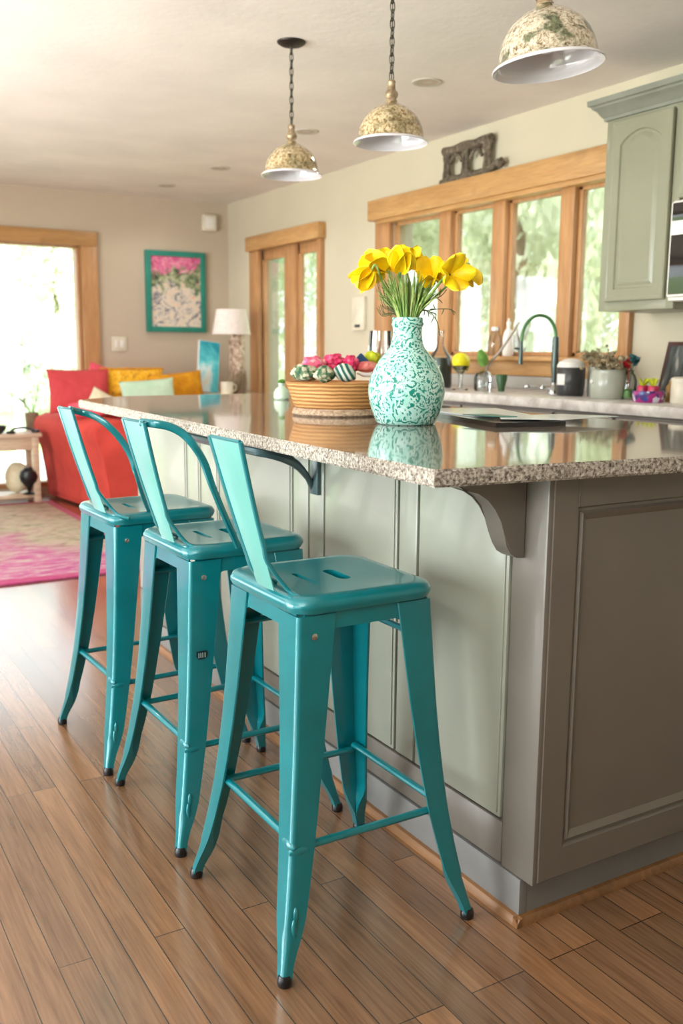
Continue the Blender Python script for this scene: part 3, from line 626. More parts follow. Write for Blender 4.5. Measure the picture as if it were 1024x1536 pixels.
def make_flower(head, axis, size, nP, openk, label, droop=0., mat='petal', seed=0):
    rnd = random.Random(seed); root = thing('yellow_flower', label, 'flower', tuple(MOUTH-V((0, 0, .02))), 0, 'yellow flowers in the aqua vase')
    foot = MOUTH+RC*rnd.uniform(-.022, .022)+DC*rnd.uniform(-.022, .022)-V((0, 0, .12))
    lat = (head-MOUTH)*V((1, 1, 0)); mid = MOUTH+lat.normalized()*min(.026, lat.length)+V((0, 0, .012)); foot = MOUTH-lat.normalized()*.012-V((0, 0, .11)); m2 = mid.lerp(head, .55)+V((0, 0, .012)); ax = V(axis).normalized()
    path = smoothpath([foot, mid, m2, head-ax*.018, head], 8)
    under(root, MB().tube(path, [.0032]*(len(path)-2)+[.0036, .005], 8).build('stem', M['stem']))
    a = ax.orthogonal().normalized(); b = ax.cross(a)
    for k in range(nP):
        th = 2*pi*k/nP+rnd.uniform(-.2, .2); sd = a*cos(th)+b*sin(th); out = a*-sin(th)+b*cos(th)
        op = openk*rnd.uniform(.8, 1.2); mb = MB()
        # side.cross(d) must point outwards
        d = (ax*cos(op)+out*sin(op)); 
        petal(mb, head+out*.003, d, d.cross(out)*-1 if True else sd, size*rnd.uniform(.9, 1.08), size*.86*rnd.uniform(.9, 1.1), rnd.uniform(.0, .25), .55)
        under(root, mb.build('petal', M[mat if k % 3 else 'petal2'], smooth=80))
    return root
up = V((0, 0, 1))
FL = [((553, 416), -RC*.75-up*.75, .062, 5, .50, 'drooping yellow flower, lowest on the left edge of the bunch', 'petal', -.05),
      ((574, 414), -RC*.8+up*.25-DC*.35, .078, 6, .55, 'large yellow flower leaning left, above the drooping one', 'petal', .02),
      ((580, 414), up-RC*.28, .066, 3, .12, 'slim half open yellow bud pointing straight up', 'petal', .06),
      ((594, 416), up*.8-DC*.6+RC*.05, .072, 6, .42, 'upright yellow flower at the centre front of the bunch', 'petal', -.06),
      ((612, 404), up*.55+RC*.6, .056, 5, .60, 'yellow flower at the top with petals folded to the right', 'petal', .05),
      ((645, 425), up*.5-DC*.8-RC*.2, .066, 6, .70, 'broad yellow flower right of centre', 'petal', .015),
      ((664, 422), -DC*.85+RC*.45+up*.05, .064, 6, .90, 'open yellow flower facing forward with a deep throat', 'petal', -.075),
      ((674, 414), RC*.75+up*.35, .052, 6, .65, 'yellow flower behind the open one, tilted right', 'petal', .05),
      ((697, 412), RC*.5-up*.85, .046, 3, .35, 'small yellow flower with hanging petals at the far right tip', 'petal2', .0)]
for i, (p, ax, sz, n_, op, lab, mt, dp) in enumerate(FL): make_flower(vpt(p[0], p[1], dp), ax, sz, n_, op, lab, mat=mt, seed=i+3)
mb = MB(); rnd = random.Random(5)
for i in range(210):
    a = rnd.uniform(0, 2*pi); r = rnd.uniform(0, .034); foot = MOUTH+V((r*cos(a), r*sin(a), -.14))
    sp_ = rnd.uniform(-1, 1); tip = vpt(606+sp_*46, rnd.uniform(408, 440)+abs(sp_)*18, rnd.uniform(-.06, .06))
    lat = (tip-MOUTH)*V((1, 1, 0)); m_ = MOUTH+lat.normalized()*min(.030, lat.length*.8)*rnd.uniform(.6, 1)+V((0, 0, .01)); foot = MOUTH-lat.normalized()*.02*rnd.random()-V((0, 0, .11)); mb.tube(smoothpath([foot, m_, m_.lerp(tip, .55)+V((0, 0, .008)), tip], 4), [.0020]*9+[.0018, .0014, .001, .0006], 5, flat=rnd.choice([.4, 1]))
o = mb.build('green_stems', M['stem']); tag(o, 'dense bundle of thin green stems and grass blades in the aqua vase', 'stems', kind='stuff')
for i, (a, b, c, lab) in enumerate([((640, 470), (668, 468), (676, 476), 'dark twig sticking out right of the vase, longest of the sprigs'), ((636, 470), (650, 484), (656, 506), 'dark sprig hanging down beside the vase neck'), ((636, 458), (655, 450), (664, 440), 'thin grey green sprig rising to the right under the flowers')]):
    root = thing('leafy_sprig', lab, 'sprig', tuple(MOUTH-V((0, 0, .02))), 0, 'dark sprigs in the aqua vase')
    path = smoothpath([MOUTH+V((.0, 0, -.12)), MOUTH+RC*.028+V((0, 0, .012)), vpt(*a), vpt(*b), vpt(*c)], 6)
    under(root, MB().tube(path, .0014, 6).build('twig', M['twig']))
    for k in range(5):
        q = path[10+k*2]; mb = MB(); d = (RC*rnd.uniform(-.2, 1)+up*rnd.uniform(-.8, .8)+DC*rnd.uniform(-.4, .4)); petal(mb, q, d, DC+up*.3, .022, .007, .1, .1)
        under(root, mb.build('leaf', M['twig']))
mb = MB(); rnd = random.Random(15)   # wiry dry grass on the left
for i in range(26):
    foot = MOUTH+V((0, 0, -.1)); tip = vpt(rnd.uniform(562, 580), rnd.uniform(425, 470), rnd.uniform(-.03, .05)); mb.tube(smoothpath([foot, MOUTH-RC*.03+V((0, 0, .012)), foot.lerp(tip, .7)-RC*.012+up*.02, tip], 4), .0009, 4)
tag(mb.build('dry_grass', M['twig']), 'wispy brown dry grass spilling over the left side of the vase', 'grass', kind='stuff')

# ------------------------------------------------------------------ basket and contents
BX, BY = 1.535, 2.60
bk = thing('bowl_basket', 'coiled tan basket bowl beside the aqua vase', 'basket', (BX, BY, .9892))
bk.scale = (1, 1, 1)
MB().lathe([(0.0000, 0.0231), (0.1322, 0.0231), (0.1384, 0.0328), (0.1466, 0.0578), (0.1549, 0.0819), (0.1611, 0.0963), (0.1652, 0.1021), (0.1621, 0.1040), (0.1549, 0.1002), (0.1446, 0.0674), (0.1301, 0.0366), (0.0000, 0.0328)], n=56).build('bowl', M['basket'], bk, smooth=60)
MB().lathe([(0.0000, 0.0000), (0.1384, 0.0000), (0.1435, 0.0058), (0.1394, 0.0193), (0.1301, 0.0250), (0.0000, 0.0250)], n=56).build('foot_ring', M['basket_base'], bk, smooth=50)
def bpt(px, py, dep=0.): return V((BX, BY, .9892))+RC*((px-505)/473.)+V((0, 0, (628-py)/473.))+DC*dep
def bundle(nm, lab, px, py, dep, sc, mat, seed, cat='cloth bundle', amp=.22, freq=5., rot=0.):
    rm = (Matrix(((RC.x, DC.x, 0), (RC.y, DC.y, 0), (0, 0, 1)))@Euler((0, rot, 0)).to_matrix())
    o = MB().ball((0, 0, 0), 1, sc, 4, amp, freq, rm, seed).build(nm, M[mat], loc=bpt(px, py-1, dep), smooth=80)
    return tag(o, lab, cat, 'soft bundles heaped in the basket bowl')
bundle('fabric_bundle', 'pale pink and white yarn bundle at the left of the basket heap', 470, 556, .01, (.042, .042, .026), 'pot_pink', 1, amp=.3, freq=7)
bundle('fabric_bundle', 'hot pink yarn bundle at the top centre of the basket heap', 499, 552, .03, (.036, .040, .026), 'hot_pink', 2, amp=.3, freq=9)
bundle('fabric_bundle', 'deep pink knobbly yarn ball right of centre in the basket', 524, 554, .02, (.028, .034, .026), 'hot_pink', 3, amp=.3, freq=10)
bundle('fabric_bundle', 'salmon pink rolled cloth at the right of the basket', 548, 558, .03, (.040, .030, .017), 'salmon', 4, amp=.12)
bundle('fabric_bundle', 'green and beige printed cloth at the left rim of the basket', 458, 567, -.045, (.044, .034, .026), 'green_print', 5, rot=.1)
bundle('fabric_bundle', 'small green and beige printed cloth at the front of the basket', 486, 568, -.090, (.032, .030, .025), 'green_print', 6)
bundle('fabric_bundle', 'teal and white striped cloth roll at the front of the basket', 516, 566, -.080, (.036, .032, .026), 'stripe', 7, amp=.1, rot=.35)
bundle('fabric_bundle', 'lime green cloth at the back right of the basket heap', 557, 545, .085, (.026, .028, .022), 'lime', 9)
o = MB().loops([[bpt(526, 552, .03), bpt(556, 553, .035), bpt(548, 556, .10), bpt(528, 556, .09)], [bpt(538, 538, .055), bpt(541, 537, .056), bpt(540, 538, .062), bpt(538, 538, .06)]]).build('folded_napkin', M['navy'], org=tuple(bpt(540, 550, .06))); tag(o, 'navy blue folded napkin peak poking up from the basket', 'napkin')
o = MB().lathe([(.0, 0), (.030, 0), (.046, .008), (.050, .012), (.046, .011), (.0, .006)], n=32).build('white_dish', M['white'], loc=bpt(556, 571, -.06)); tag(o, 'small white dish resting in the right of the basket', 'dish')

# cut glass tumbler, mint bottle
def tumbler_mesh(r, h, t=.0025, flutes=0, n=48):
    mb = MB(); L = []
    for k, z in ((.80, 0), (.88, .01), (.98, h*.3), (1.0, h*.6), (.96, h*.97), (.95, h)):
        L.append([V(((r*k*(1+.03*abs(sin(flutes*a/2)) if flutes else r*k))*cos(a), (r*k*(1+.03*abs(sin(flutes*a/2))) if flutes else r*k)*sin(a), z)) if flutes else V((r*k*cos(a), r*k*sin(a), z)) for a in [2*pi*j/n for j in range(n)]])
    for k, z in ((.95, h), (.97, h*.6), (.94, h*.3), (.82, .014)):
        L.append([V(((r*k-t)*cos(a), (r*k-t)*sin(a), z)) for a in [2*pi*j/n for j in range(n)]])
    return mb.loops(L)
o = MB().lathe([(.0, 0), (.036, 0), (.034, .004), (.008, .012), (.006, .07), (.010, .10), (.030, .125), (.042, .165), (.044, .215), (.041, .275), (.0385, .275), (.0415, .215), (.039, .168), (.027, .13), (.0, .115)], n=40).build('glass_goblet', M['glass'], loc=(2.0, 3.07, .9892), smooth=60); tag(o, 'tall clear cut glass goblet standing behind the aqua vase', 'glass')
mb = MB()
for k in range(14):
    a = 2*pi*k/14; mb.tube([(.031*cos(a), .031*sin(a), .125), (.0425*cos(a), .0425*sin(a), .166), (.0445*cos(a), .0445*sin(a), .22)], .002, 6)
mb.build('cut_rib', M['glass'], o)
o = MB().lathe([(.0, 0), (.028, 0), (.032, .006), (.031, .030), (.024, .044), (.013, .052), (.011, .060), (.014, .063), (.014, .067), (.0, .067)], n=32).build('milk_glass_bottle', M['mint_glass'], loc=(1.80, 3.50, .9892)); tag(o, 'small pale mint glass bottle at the far end of the island worktop', 'bottle')
MB().ball((0, 0, .074), 1, (.018, .012, .009), 2, .2).build('stopper', M['leaf'], o)

# folder and papers behind the vase
def slab(name, pts, z0, z1, mat, label, cat, bev=.001):
    mb = MB().loops([[(x, y, z0) for x, y in pts], [(x, y, z1) for x, y in pts]])
    return tag(mb.build(name, mat), label, cat)
slab('black_folder', [(1.765, 2.41), (1.655, 1.968), (1.87, 1.93), (2.0, 2.30)], .9892, 1.002, M['charcoal'], 'flat black folder lying on the worktop beside the vase', 'folder')
slab('magazine', [(1.80, 2.56), (1.745, 2.16), (1.90, 2.06), (2.05, 2.44)], 1.0025, 1.006, M['paper'], 'pale glossy magazine lying on top of the black folder', 'magazine')
slab('paper_sheet', [(1.715, 2.02), (1.86, 1.925), (2.10, 1.955), (2.02, 2.10), (1.79, 2.12)], 1.0065, 1.008, M['paper'], 'loose white paper sheet hanging over the right side of the folder', 'paper')
slab('teal_card', [(1.715, 2.19), (1.735, 2.075), (1.80, 2.05), (1.80, 2.16)], 1.0085, 1.0105, M['teal_paper'], 'small dark teal card lying on the papers', 'card')

# ------------------------------------------------------------------ pendant lamps
def pendant(x, y, zr, dia, label, mat, rot=None):
    root = thing('pendant_lamp', label, 'lamp', (x, y, H), 0, 'mottled glass pendant lamps over the island')
    MB().lathe([(.0, -.018), (.012, -.020), (.045, -.014), (.058, -.006), (.060, 0), (.0, 0)], n=32).build('canopy', M['bronze'], root)
    k = dia/.26; sh = MB()
    rim, z0 = .13*k, zr-H
    prof = [(.128, .0005), (.130, .002), (.1295, .0045), (.122, .010), (.115, .0165), (.113, .030), (.109, .050), (.100, .072), (.085, .094), (.062, .113), (.040, .125), (.022, .134), (.018, .140)]
    prof = [(r*k, z*k) for r, z in prof]
    tilt = Matrix.Identity(3) if rot is None else rot
    top = (tilt@V((0, 0, .20*k)))+V((0, 0, 0)); off = V((0, 0, z0+.20*k))-top
    def emit(name, prof, m, par, **kw):
        mb = MB().lathe(prof, n=56, cap0=kw.get('c0', False), cap1=kw.get('c1', False))
        for v in mb.bm.verts: v.co = tilt@v.co+off
        return mb.build(name, M[m], par, smooth=45)
    s = emit('shade', prof[3:], mat, root)
    emit('rim', prof[:4], 'white_enamel', root)['label'] = 'white flared rim'
    inner = [(r-.003*k if i > 1 else r, z-.0012 if i > 3 else z) for i, (r, z) in enumerate(prof)]
    emit('enamel_lining', [(.128*k, .0005)]+[(max(.004, r-.003*k), z-.0015*k) for r, z in prof[2:]], 'white_enamel', s)['label'] = 'white enamel inside'
    emit('neck', [(.020*k, .132*k), (.021*k, .138*k), (.018*k, .143*k), (.017*k, .147*k), (.021*k, .152*k), (.0235*k, .160*k), (.021*k, .168*k), (.0155*k, .174*k), (.0135*k, .182*k), (.0135*k, .196*k), (.015*k, .200*k), (.012*k, .206*k), (.0, .208*k)], 'gold', root, c1=True)
    sk = emit('socket', [(.018*k, .085*k), (.020*k, .09*k), (.020*k, .13*k)], 'white', root, c0=True, c1=True)
    emit('bulb', [(.0, .030*k), (.014*k, .034*k), (.022*k, .046*k), (.022*k, .058*k), (.014*k, .075*k), (.012*k, .088*k)], 'white_enamel', sk)
    # chain of oval links with a cord threaded through
    mb = MB(); zt, zb = -.018, z0+.205*k; n = int((zt-zb)/.030)
    for i in range(n+1):
        zc = zt-(zt-zb)*(i+.5)/(n+1); ph = 0 if i % 2 else pi/2
        pts = [V((.0085*cos(a)*cos(ph), .0085*cos(a)*sin(ph), zc+.0205*sin(a))) for a in [2*pi*j/12 for j in range(12)]]
        for j in range(12): mb.tube([pts[j], pts[(j+1) % 12]], .0019, 5)
    mb.build('chain', M['chain'], root)
    MB().tube([(0, 0, zt), (0, 0, zb)], .0016, 6).build('cord', M['bronze'], root)
    return root
pendant(1.965, 3.722, 1.917, .26, 'farthest mottled pendant lamp, hanging from a dark ceiling rose in view', 'merc1')
pendant(1.902, 2.872, 1.894, .26, 'middle mottled pendant lamp with a tan glass neck', 'merc1')
pendant(1.712, 1.918, 1.888, .28, 'nearest pendant lamp, green and cream mottled shade tilted to show its white inside', 'merc2', Matrix.Rotation(R_(-6), 3, DC))

# recessed downlights
for i, (x, y, r, lab) in enumerate([(2.79, 3.906, .062, 'round recessed downlight nearest to the wall cabinet'), (2.80, 5.117, .062, 'round recessed downlight beyond the farthest pendant lamp'), (2.83, 6.44, .06, 'round recessed downlight, second from the back wall'), (2.77, 7.33, .06, 'round recessed downlight nearest to the back wall')]):
    root = thing('ceiling_downlight', lab, 'light', (x, y, H), 0, 'recessed downlights in the ceiling')
    MB().lathe([(r*.8, -.002), (r, -.006), (r*1.15, -.004), (r*1.18, 0), (r*.8, 0)], n=32).build('trim_ring', M['can'], root)
    MB().lathe([(.0, -.0015), (r*.8, -.0025), (r*.8, 0), (0, 0)], n=32).build('lens', M['wall_back'], root)

# ------------------------------------------------------------------ wall pieces
o = thing('iron_ornament', 'weathered iron architectural ornament standing on the oak window head', 'ornament', (3.525, 4.5, 2.165))
def opt(u, w): return (3.525, 4.755-u*.53, 2.165+w*.2)
def bar(mb, pts, r, fl=1.): mb.tube(smoothpath([opt(*p) for p in pts], 5), [q*1.5 for q in r] if isinstance(r, list) else r*1.5, 10, flat=fl, up=(1, 0, 0))
mb = MB()
bar(mb, [(-.02, .07), (.15, .10), (.3, .08), (.45, .11), (.6, .09), (.78, .11)], [.012]*3+[.015]*20+[.012]*3, 1); mb.ball(opt(.0, .08), .022, (1, 1, .8), 2, .4); 
under(o, mb.build('base_bar', M['iron']))
mb = MB(); bar(mb, [(.02, .93), (.2, .90), (.38, .95), (.56, .91), (.7, .95), (.83, .96)], .017); 
for u in (.06, .38, .80): mb.ball(opt(u, .9), .026, (.7, 1, 1), 2, .4, seed=u*9)
under(o, mb.build('top_bar', M['iron']))
for u in (.07, .40, .77):
    mb = MB()
    for du in (-.035, .035): bar(mb, [(u+du, .92), (u+du*.8, .62), (u+du*.9, .35), (u+du*1.1, .08)], [.010]*5+[.008]*6+[.010]*5)
    mb.box(opt(u-.045, .15), (3.529, opt(u+.045, 0)[1], opt(0, .85)[2])); mb.ball(opt(u, .78), .024, (.6, 1, 1.2), 2, .4, seed=u*7)
    under(o, mb.build('scroll_leg', M['iron']))
for u in (.235, .585):      # arched openings between the legs
    mb = MB(); bar(mb, [(u-.10, .55), (u-.05, .72), (u, .76), (u+.05, .72), (u+.10, .55)], .007); under(o, mb.build('arch', M['iron']))
mb = MB(); bar(mb, [(.74, .10), (.84, .16), (.93, .24), (1.0, .26)], .014); mb.ball(opt(.98, .24), .028, (.7, 1, 1), 2, .4); mb.ball(opt(.76, .03), .022, (1, 1, 1), 2, .4)
under(o, mb.build('scroll_end', M['iron']))

pf_ = thing('framed_art', 'floral canvas in a teal frame on the back wall', 'picture', (3.065, YB, 1.677))
x0, x1, z0, z1 = 2.795, 3.335, 1.338, 2.018; y0 = YB-.045
mb = MB(); f = .045
mb.box((x0, y0, z0), (x0+f, YB-.001, z1), .004).box((x1-f, y0, z0), (x1, YB-.001, z1), .004).box((x0+f-.004, y0, z0), (x1-f+.004, YB-.001, z0+f), .004).box((x0+f-.004, y0, z1-f), (x1-f+.004, YB-.001, z1), .004)
under(pf_, mb.build('frame', M['frame_teal']))
c = MB().box((x0+f-.002, YB-.03, z0+f-.002), (x1-f+.002, YB-.01, z1-f+.002)).build('canvas', M['art'], org=(3.065, YB-.02, 1.677)); under(pf_, c)
o = MB().box((3.315, YB-.055, 2.205), (3.445, YB-.001, 2.345), .012, 3).build('wall_speaker', M['cream'], org=(3.38, YB-.03, 2.275)); tag(o, 'small cream box speaker high in the corner of the back wall', 'speaker')
MB().box((-.045, -.028, -.05), (.045, -.024, .05), .002).build('grille', M['white'], o)
o = MB().box((2.488, YB-.012, 1.172), (2.618, YB-.001, 1.292), .004).build('light_switch', M['cream'], org=(2.553, YB-.006, 1.232)); tag(o, 'double light switch plate on the back wall below left of the art', 'switch')
for dx in (-.025, .025): MB().box((dx-.014, -.012, -.03), (dx+.014, -.004, .03), .002).build('rocker', M['white'], o)
o = MB().box((3.545, 5.655, 1.33), (3.569, 5.815, 1.56), .004).build('wall_plaque', M['cream'], org=(3.557, 5.735, 1.445)); tag(o, 'pale plaque on the cream wall between door and kitchen window', 'plaque')
MB().box((-.016, -.03, -.095), (-.010, .035, -.075), .002).build('dark_clip', M['black'], o)

# ------------------------------------------------------------------ upper wall cabinet and microwave
uc = thing('wall_cabinet', 'sage green wall cabinet with an arched panel door', 'cabinet', (XW, 2.6, 1.372))
XF = 3.235; y0, y1, z0, z1 = 1.95, 3.168, 1.372, 2.20
under(uc, MB().box((XF+.018, 2.76, z0), (XW-.002, y1, z1), .002).box((XF+.018, y0, 1.80), (XW-.002, 2.77, z1), .002).build('carcass', M['sage']))
def arch(yc, hw, zb, zs, rise, x, n=14):   # loop with an arched top on the front plane; goes round from bottom left
    pts = [(x, yc+hw, zb), (x, yc-hw, zb), (x, yc-hw, zs)]
    for k in range(1, n): 
        a = k/n; yy = yc-hw+2*hw*a; pts.append((x, yy, zs+rise*sin(pi*a)**.75))
    return pts+[(x, yc+hw, zs)]
def arched_door(ya, yb, za, zb, rise=.05, nm='door'):
    yc, hw = (ya+yb)/2, (yb-ya)/2; L = []
    def flat(i, x): 
        p = arch(yc, hw-i, za+i, zb-i, 0, x); return p
    def arc(i, x, r=rise): return arch(yc, hw-i, za+i, zb-i-r, r, x)
    L = [flat(0, XF+.018), flat(0, XF+.003), flat(.003, XF), flat(.012, XF), flat(.016, XF+.002), arc(.052, XF+.002), arc(.056, XF+.009), arc(.066, XF+.010), arc(.084, XF+.003), arc(.088, XF+.003)]
    return MB().loops(L)
under(uc, MB().box((XF, 3.128, z0), (XF+.02, y1, z1), .002).box((XF, 2.752, z0), (XF+.02, 2.792, z1), .002).box((XF, 2.79, z0), (XF+.02, 3.13, 1.418), .002).box((XF, 2.79, 2.165), (XF+.02, 3.13, z1), .002).box((XF, y0, 2.165), (XF+.02, 2.76, z1), .002).build('face_frame', M['sage']))
XF -= .018
under(uc, arched_door(2.795, 3.125, 1.412, 2.172).build('door', M['sage'], smooth=22))
under(uc, arched_door(2.30, 2.748, 1.81, 2.172, .04).build('door', M['sage'], smooth=22))
under(uc, arched_door(1.96, 2.295, 1.81, 2.172, .04).build('door', M['sage'], smooth=22))
XF += .018
# crown moulding swept around the two visible sides
cp = [(0, 2.185), (.012, 2.186), (.014, 2.198), (.022, 2.206), (.034, 2.226), (.050, 2.238), (.054, 2.246), (.064, 2.250), (.066, 2.272), (0, 2.272)]
L = []
for (px_, py_), (nx, ny) in (((XW-.002, y1), (0, 1)), ((XF, y1), (-1, 1)), ((XF, y0), (-1, 0))):
    L.append([(px_+nx*d, py_+ny*d, z) for d, z in cp])
under(uc, MB().loops(L).build('crown_moulding', M['crown'], smooth=25))
mw = thing('microwave', 'white and black microwave hung at the right edge beside the arched cabinet door', 'microwave', (XW, 2.45, 1.41))
under(mw, MB().box((3.20, 2.0, 1.40), (XW-.002, 2.752, 1.797), .006).build('housing', M['white']))
under(mw, MB().box((3.182, 2.0, 1.415), (3.202, 2.745, 1.79), .006).build('door', M['white']))
under(mw, MB().box((3.178, 2.06, 1.425), (3.184, 2.735, 1.66), .002).build('door_glass', M['black_glass']))
under(mw, MB().box((3.178, 2.06, 1.715), (3.184, 2.735, 1.785), .002).build('control_strip', M['black_glass']))

# ------------------------------------------------------------------ wall run of base cabinets and worktop
wt = MB().box((2.90, 1.49, .945), (XW-.002, 5.25, .990), .006).build('worktop', M['marble']); tag(wt, 'pale stone worktop under the kitchen window along the wall', 'worktop')
MB().box((XW-.022, 1.49, .990), (XW-.003, 5.25, 1.058), .003).build('upstand', M['splash'], wt)
yy = [1.5, 2.1, 2.75, 3.1, 3.75, 4.4, 5.2]
for i, (a, b) in enumerate(zip(yy, yy[1:])):
    lab = 'grey base cabinet under the wall worktop, unit %s' % ['at the near end under the microwave', 'below the framed photo', 'below the crocks, with the dark handle', 'under the sink tap', 'under the lemon stand', 'at the far end'][i]
    cb = thing('base_cabinet', lab, 'cabinet', ((2.94+XW)/2, (a+b)/2, 0), 0, 'base cabinets along the window wall')
    under(cb, MB().box((2.945, a+.001, .1), (XW-.002, b-.001, .944), .002).box((2.99, a+.001, 0), (XW-.002, b-.001, .1)).build('carcass', M['base_cab']))
    dr = under(cb, MB().box((2.925, a+.008, .79), (2.945, b-.008, .93), .004).build('drawer', M['base_cab']))
    dd = under(cb, MB().loops([[(x, a+.008+i_, .12+i_), (x, b-.008-i_, .12+i_), (x, b-.008-i_, .775-i_), (x, a+.008+i_, .775-i_)] for i_, x in ((0, 2.945), (0, 2.928), (.003, 2.925), (.06, 2.925), (.066, 2.932), (.08, 2.932))]).build('door', M['base_cab'], smooth=20))
    if i == 2:
        h = MB().tube(smoothpath([(2.925, 3.055, .945-.02), (2.895, 3.055, .93), (2.885, 3.055, .90), (2.895, 3.055, .87), (2.925, 3.055, .86)], 5), .009, 10).ball((2.893, 3.055, .930), .020, (1, 1, .8), 2).build('handle', M['black']); h.parent = dr; h.matrix_parent_inverse = dr.matrix_parent_inverse.copy()

ZC = .9905
# gooseneck tap
tp = thing('kitchen_tap', 'arched green hose spring tap with chrome lever base at the sink', 'tap', (3.30, 3.50, ZC))
P = smoothpath([(3.30, 3.50, ZC+.20), (3.30, 3.50, ZC+.27), (3.285, 3.502, ZC+.325), (3.245, 3.508, ZC+.365), (3.19, 3.518, ZC+.372), (3.145, 3.527, ZC+.345), (3.118, 3.532, ZC+.30), (3.11, 3.535, ZC+.24)], 6)
under(tp, MB().tube(P, .0085, 10).build('hose', M['hose']))
under(tp, MB().lathe([(.013, 0), (.014, .05), (.016, .06), (.018, .10), (.017, .19), (.015, .23), (.009, .235)], (3.30, 3.50, ZC+.04), 20).build('column', M['gun']))
under(tp, MB().tube([(3.11, 3.535, ZC+.25), (3.11, 3.535, ZC+.14)], [.009, .012], 12).ball((3.09, 3.54, ZC+.215), 1, (.018, .008, .006), 2).build('spray_head', M['gun']))
under(tp, MB().lathe([(.0, 0), (.030, 0), (.028, .02), (.016, .035), (.014, .05), (0, .05)], (3.30, 3.50, ZC), 20).build('base', M['chrome']))
under(tp, MB().tube([(3.29, 3.51, ZC+.022), (3.24, 3.55, ZC+.03), (3.21, 3.58, ZC+.03)], [.012, .010, .008], 10).ball((3.205, 3.585, ZC+.03), .018, (1, 1, .8), 2).ball((3.255, 3.53, ZC+.026), .016, (1, 1, 1), 2).build('lever', M['chrome']))

def lathe_thing(nm, lab, cat, prof, mat, loc, n=32, group=None, parts=()):
    o = MB().lathe(prof, n=n).build(nm, M[mat], loc=loc, smooth=45); tag(o, lab, cat, group)
    return o
# lemon on a glass stand with leaves
gs = lathe_thing('glass_stand', 'stemmed clear glass dish holding the lemon', 'glass', [(.0, 0), (.042, 0), (.040, .006), (.012, .012), (.009, .05), (.012, .085), (.035, .10), (.048, .125), (.045, .126), (.030, .108), (.0, .098)], 'glass', (3.10, 3.985, ZC))
o = MB().ball((0, 0, 0), .045, (1.18, 1, 1), 3).ball((.05, 0, -.005), .012, (1, .9, .9), 2).build('lemon', M['lemon'], loc=(3.10, 3.985, ZC+.148), rot=(0, .25, .5)); tag(o, 'bright yellow lemon on the glass stand', 'lemon')
jl = lathe_thing('glass_jar', 'low clear glass jar with a chrome handle right of the lemon stand', 'jar', [(.0, 0), (.042, 0), (.046, .01), (.046, .075), (.040, .085), (.036, .09), (.034, .085), (.042, .07), (.042, .012), (0, .008)], 'glass', (3.18, 3.90, ZC))
MB().tube(smoothpath([(.0, -.06, 0), (.0, -.062, .06), (0, -.05, .09), (0, -.02, .1), (0, .03, .085), (0, .06, .03)], 5), .006, 8).build('handle', M['chrome'], jl)
gv = lathe_thing('green_votive', 'small dark green glass votive beside the clear jar', 'glass', [(.0, 0), (.016, 0), (.018, .02), (.028, .06), (.030, .085), (.027, .085), (.024, .06), (0, .04)], 'votive', (3.20, 3.775, ZC))
hs = thing('leaf_stem', 'leaf sprig on a bent metal stem behind the lemon', 'sprig', (3.36, 4.03, ZC))
under(hs, MB().tube(smoothpath([(3.33, 4.09, ZC+.002), (3.34, 4.06, ZC+.12), (3.38, 4.01, ZC+.2), (3.42, 3.96, ZC+.30), (3.44, 3.935, ZC+.355)], 5), .007, 8).build('stem', M['steel']))
mb = MB(); petal(mb, V((3.30, 4.05, ZC+.12)), V((-.1, .1, 1)), V((.5, -.8, 0)), .09, .06, .2, .2); under(hs, mb.build('leaf', M['leaf']))
cbt = lathe_thing('glass_bottle', 'tall clear bottle of dark liquid on the wall worktop behind the vase', 'bottle', [(.0, 0), (.060, 0), (.066, .01), (.066, .12), (.058, .17), (.030, .21), (.017, .24), (.016, .30), (.020, .302), (.020, .312), (.0, .312)], 'glass', (3.20, 4.30, ZC))
MB().lathe([(.0, .004), (.060, .006), (.062, .02), (.062, .12), (.054, .165), (0, .166)], n=32).build('dark_liquid', M['gun'], cbt)
pt = lathe_thing('glass_pitcher', 'ribbed clear glass bottle on the window sill', 'bottle', [(.0, 0), (.034, 0), (.038, .006), (.038, .08), (.034, .10), (.022, .122), (.020, .14), (.0, .14)], 'glass', (3.53, 4.235, 1.1665))
MB().lathe([(.021, .14), (.022, .145), (.020, .16), (0, .162)], n=24).build('cap', M['white'], pt)
sb = lathe_thing('soap_bottle', 'slim white soap bottle on the window sill', 'bottle', [(.0, 0), (.026, 0), (.030, .006), (.030, .10), (.022, .135), (.010, .15), (.009, .17), (0, .17)], 'white', (3.525, 4.115, 1.1665))
MB().lathe([(.012, .168), (.013, .185), (.006, .19), (.005, .205), (0, .206)], n=16).build('pump', M['white'], sb)
cr = lathe_thing('dark_crock', 'dark stoneware crock with a white lid on the wall worktop', 'crock', [(.0, 0), (.058, 0), (.062, .006), (.066, .06), (.066, .125), (.062, .13), (.0, .13)], 'darkpot', (3.20, 3.285, ZC))
MB().lathe([(.064, .13), (.064, .138), (.056, .155), (.030, .168), (.0, .172)], n=32).build('lid', M['white'], cr)
MB().box((-.064, -.03, .05), (-.0665, .02, .1), .001).build('paper_label', M['white'], cr)
c2 = lathe_thing('celadon_crock', 'wide pale grey green crock holding dried flowers', 'crock', [(.0, 0), (.066, 0), (.072, .006), (.078, .05), (.076, .105), (.070, .118), (.072, .124), (.068, .126), (.064, .115), (.070, .05), (0, .01)], 'stone_green', (3.15, 3.005, ZC))
MB().ball((-.078, .02, .075), .010, (.6, 1, 1), 2).build('knob', M['white'], c2)
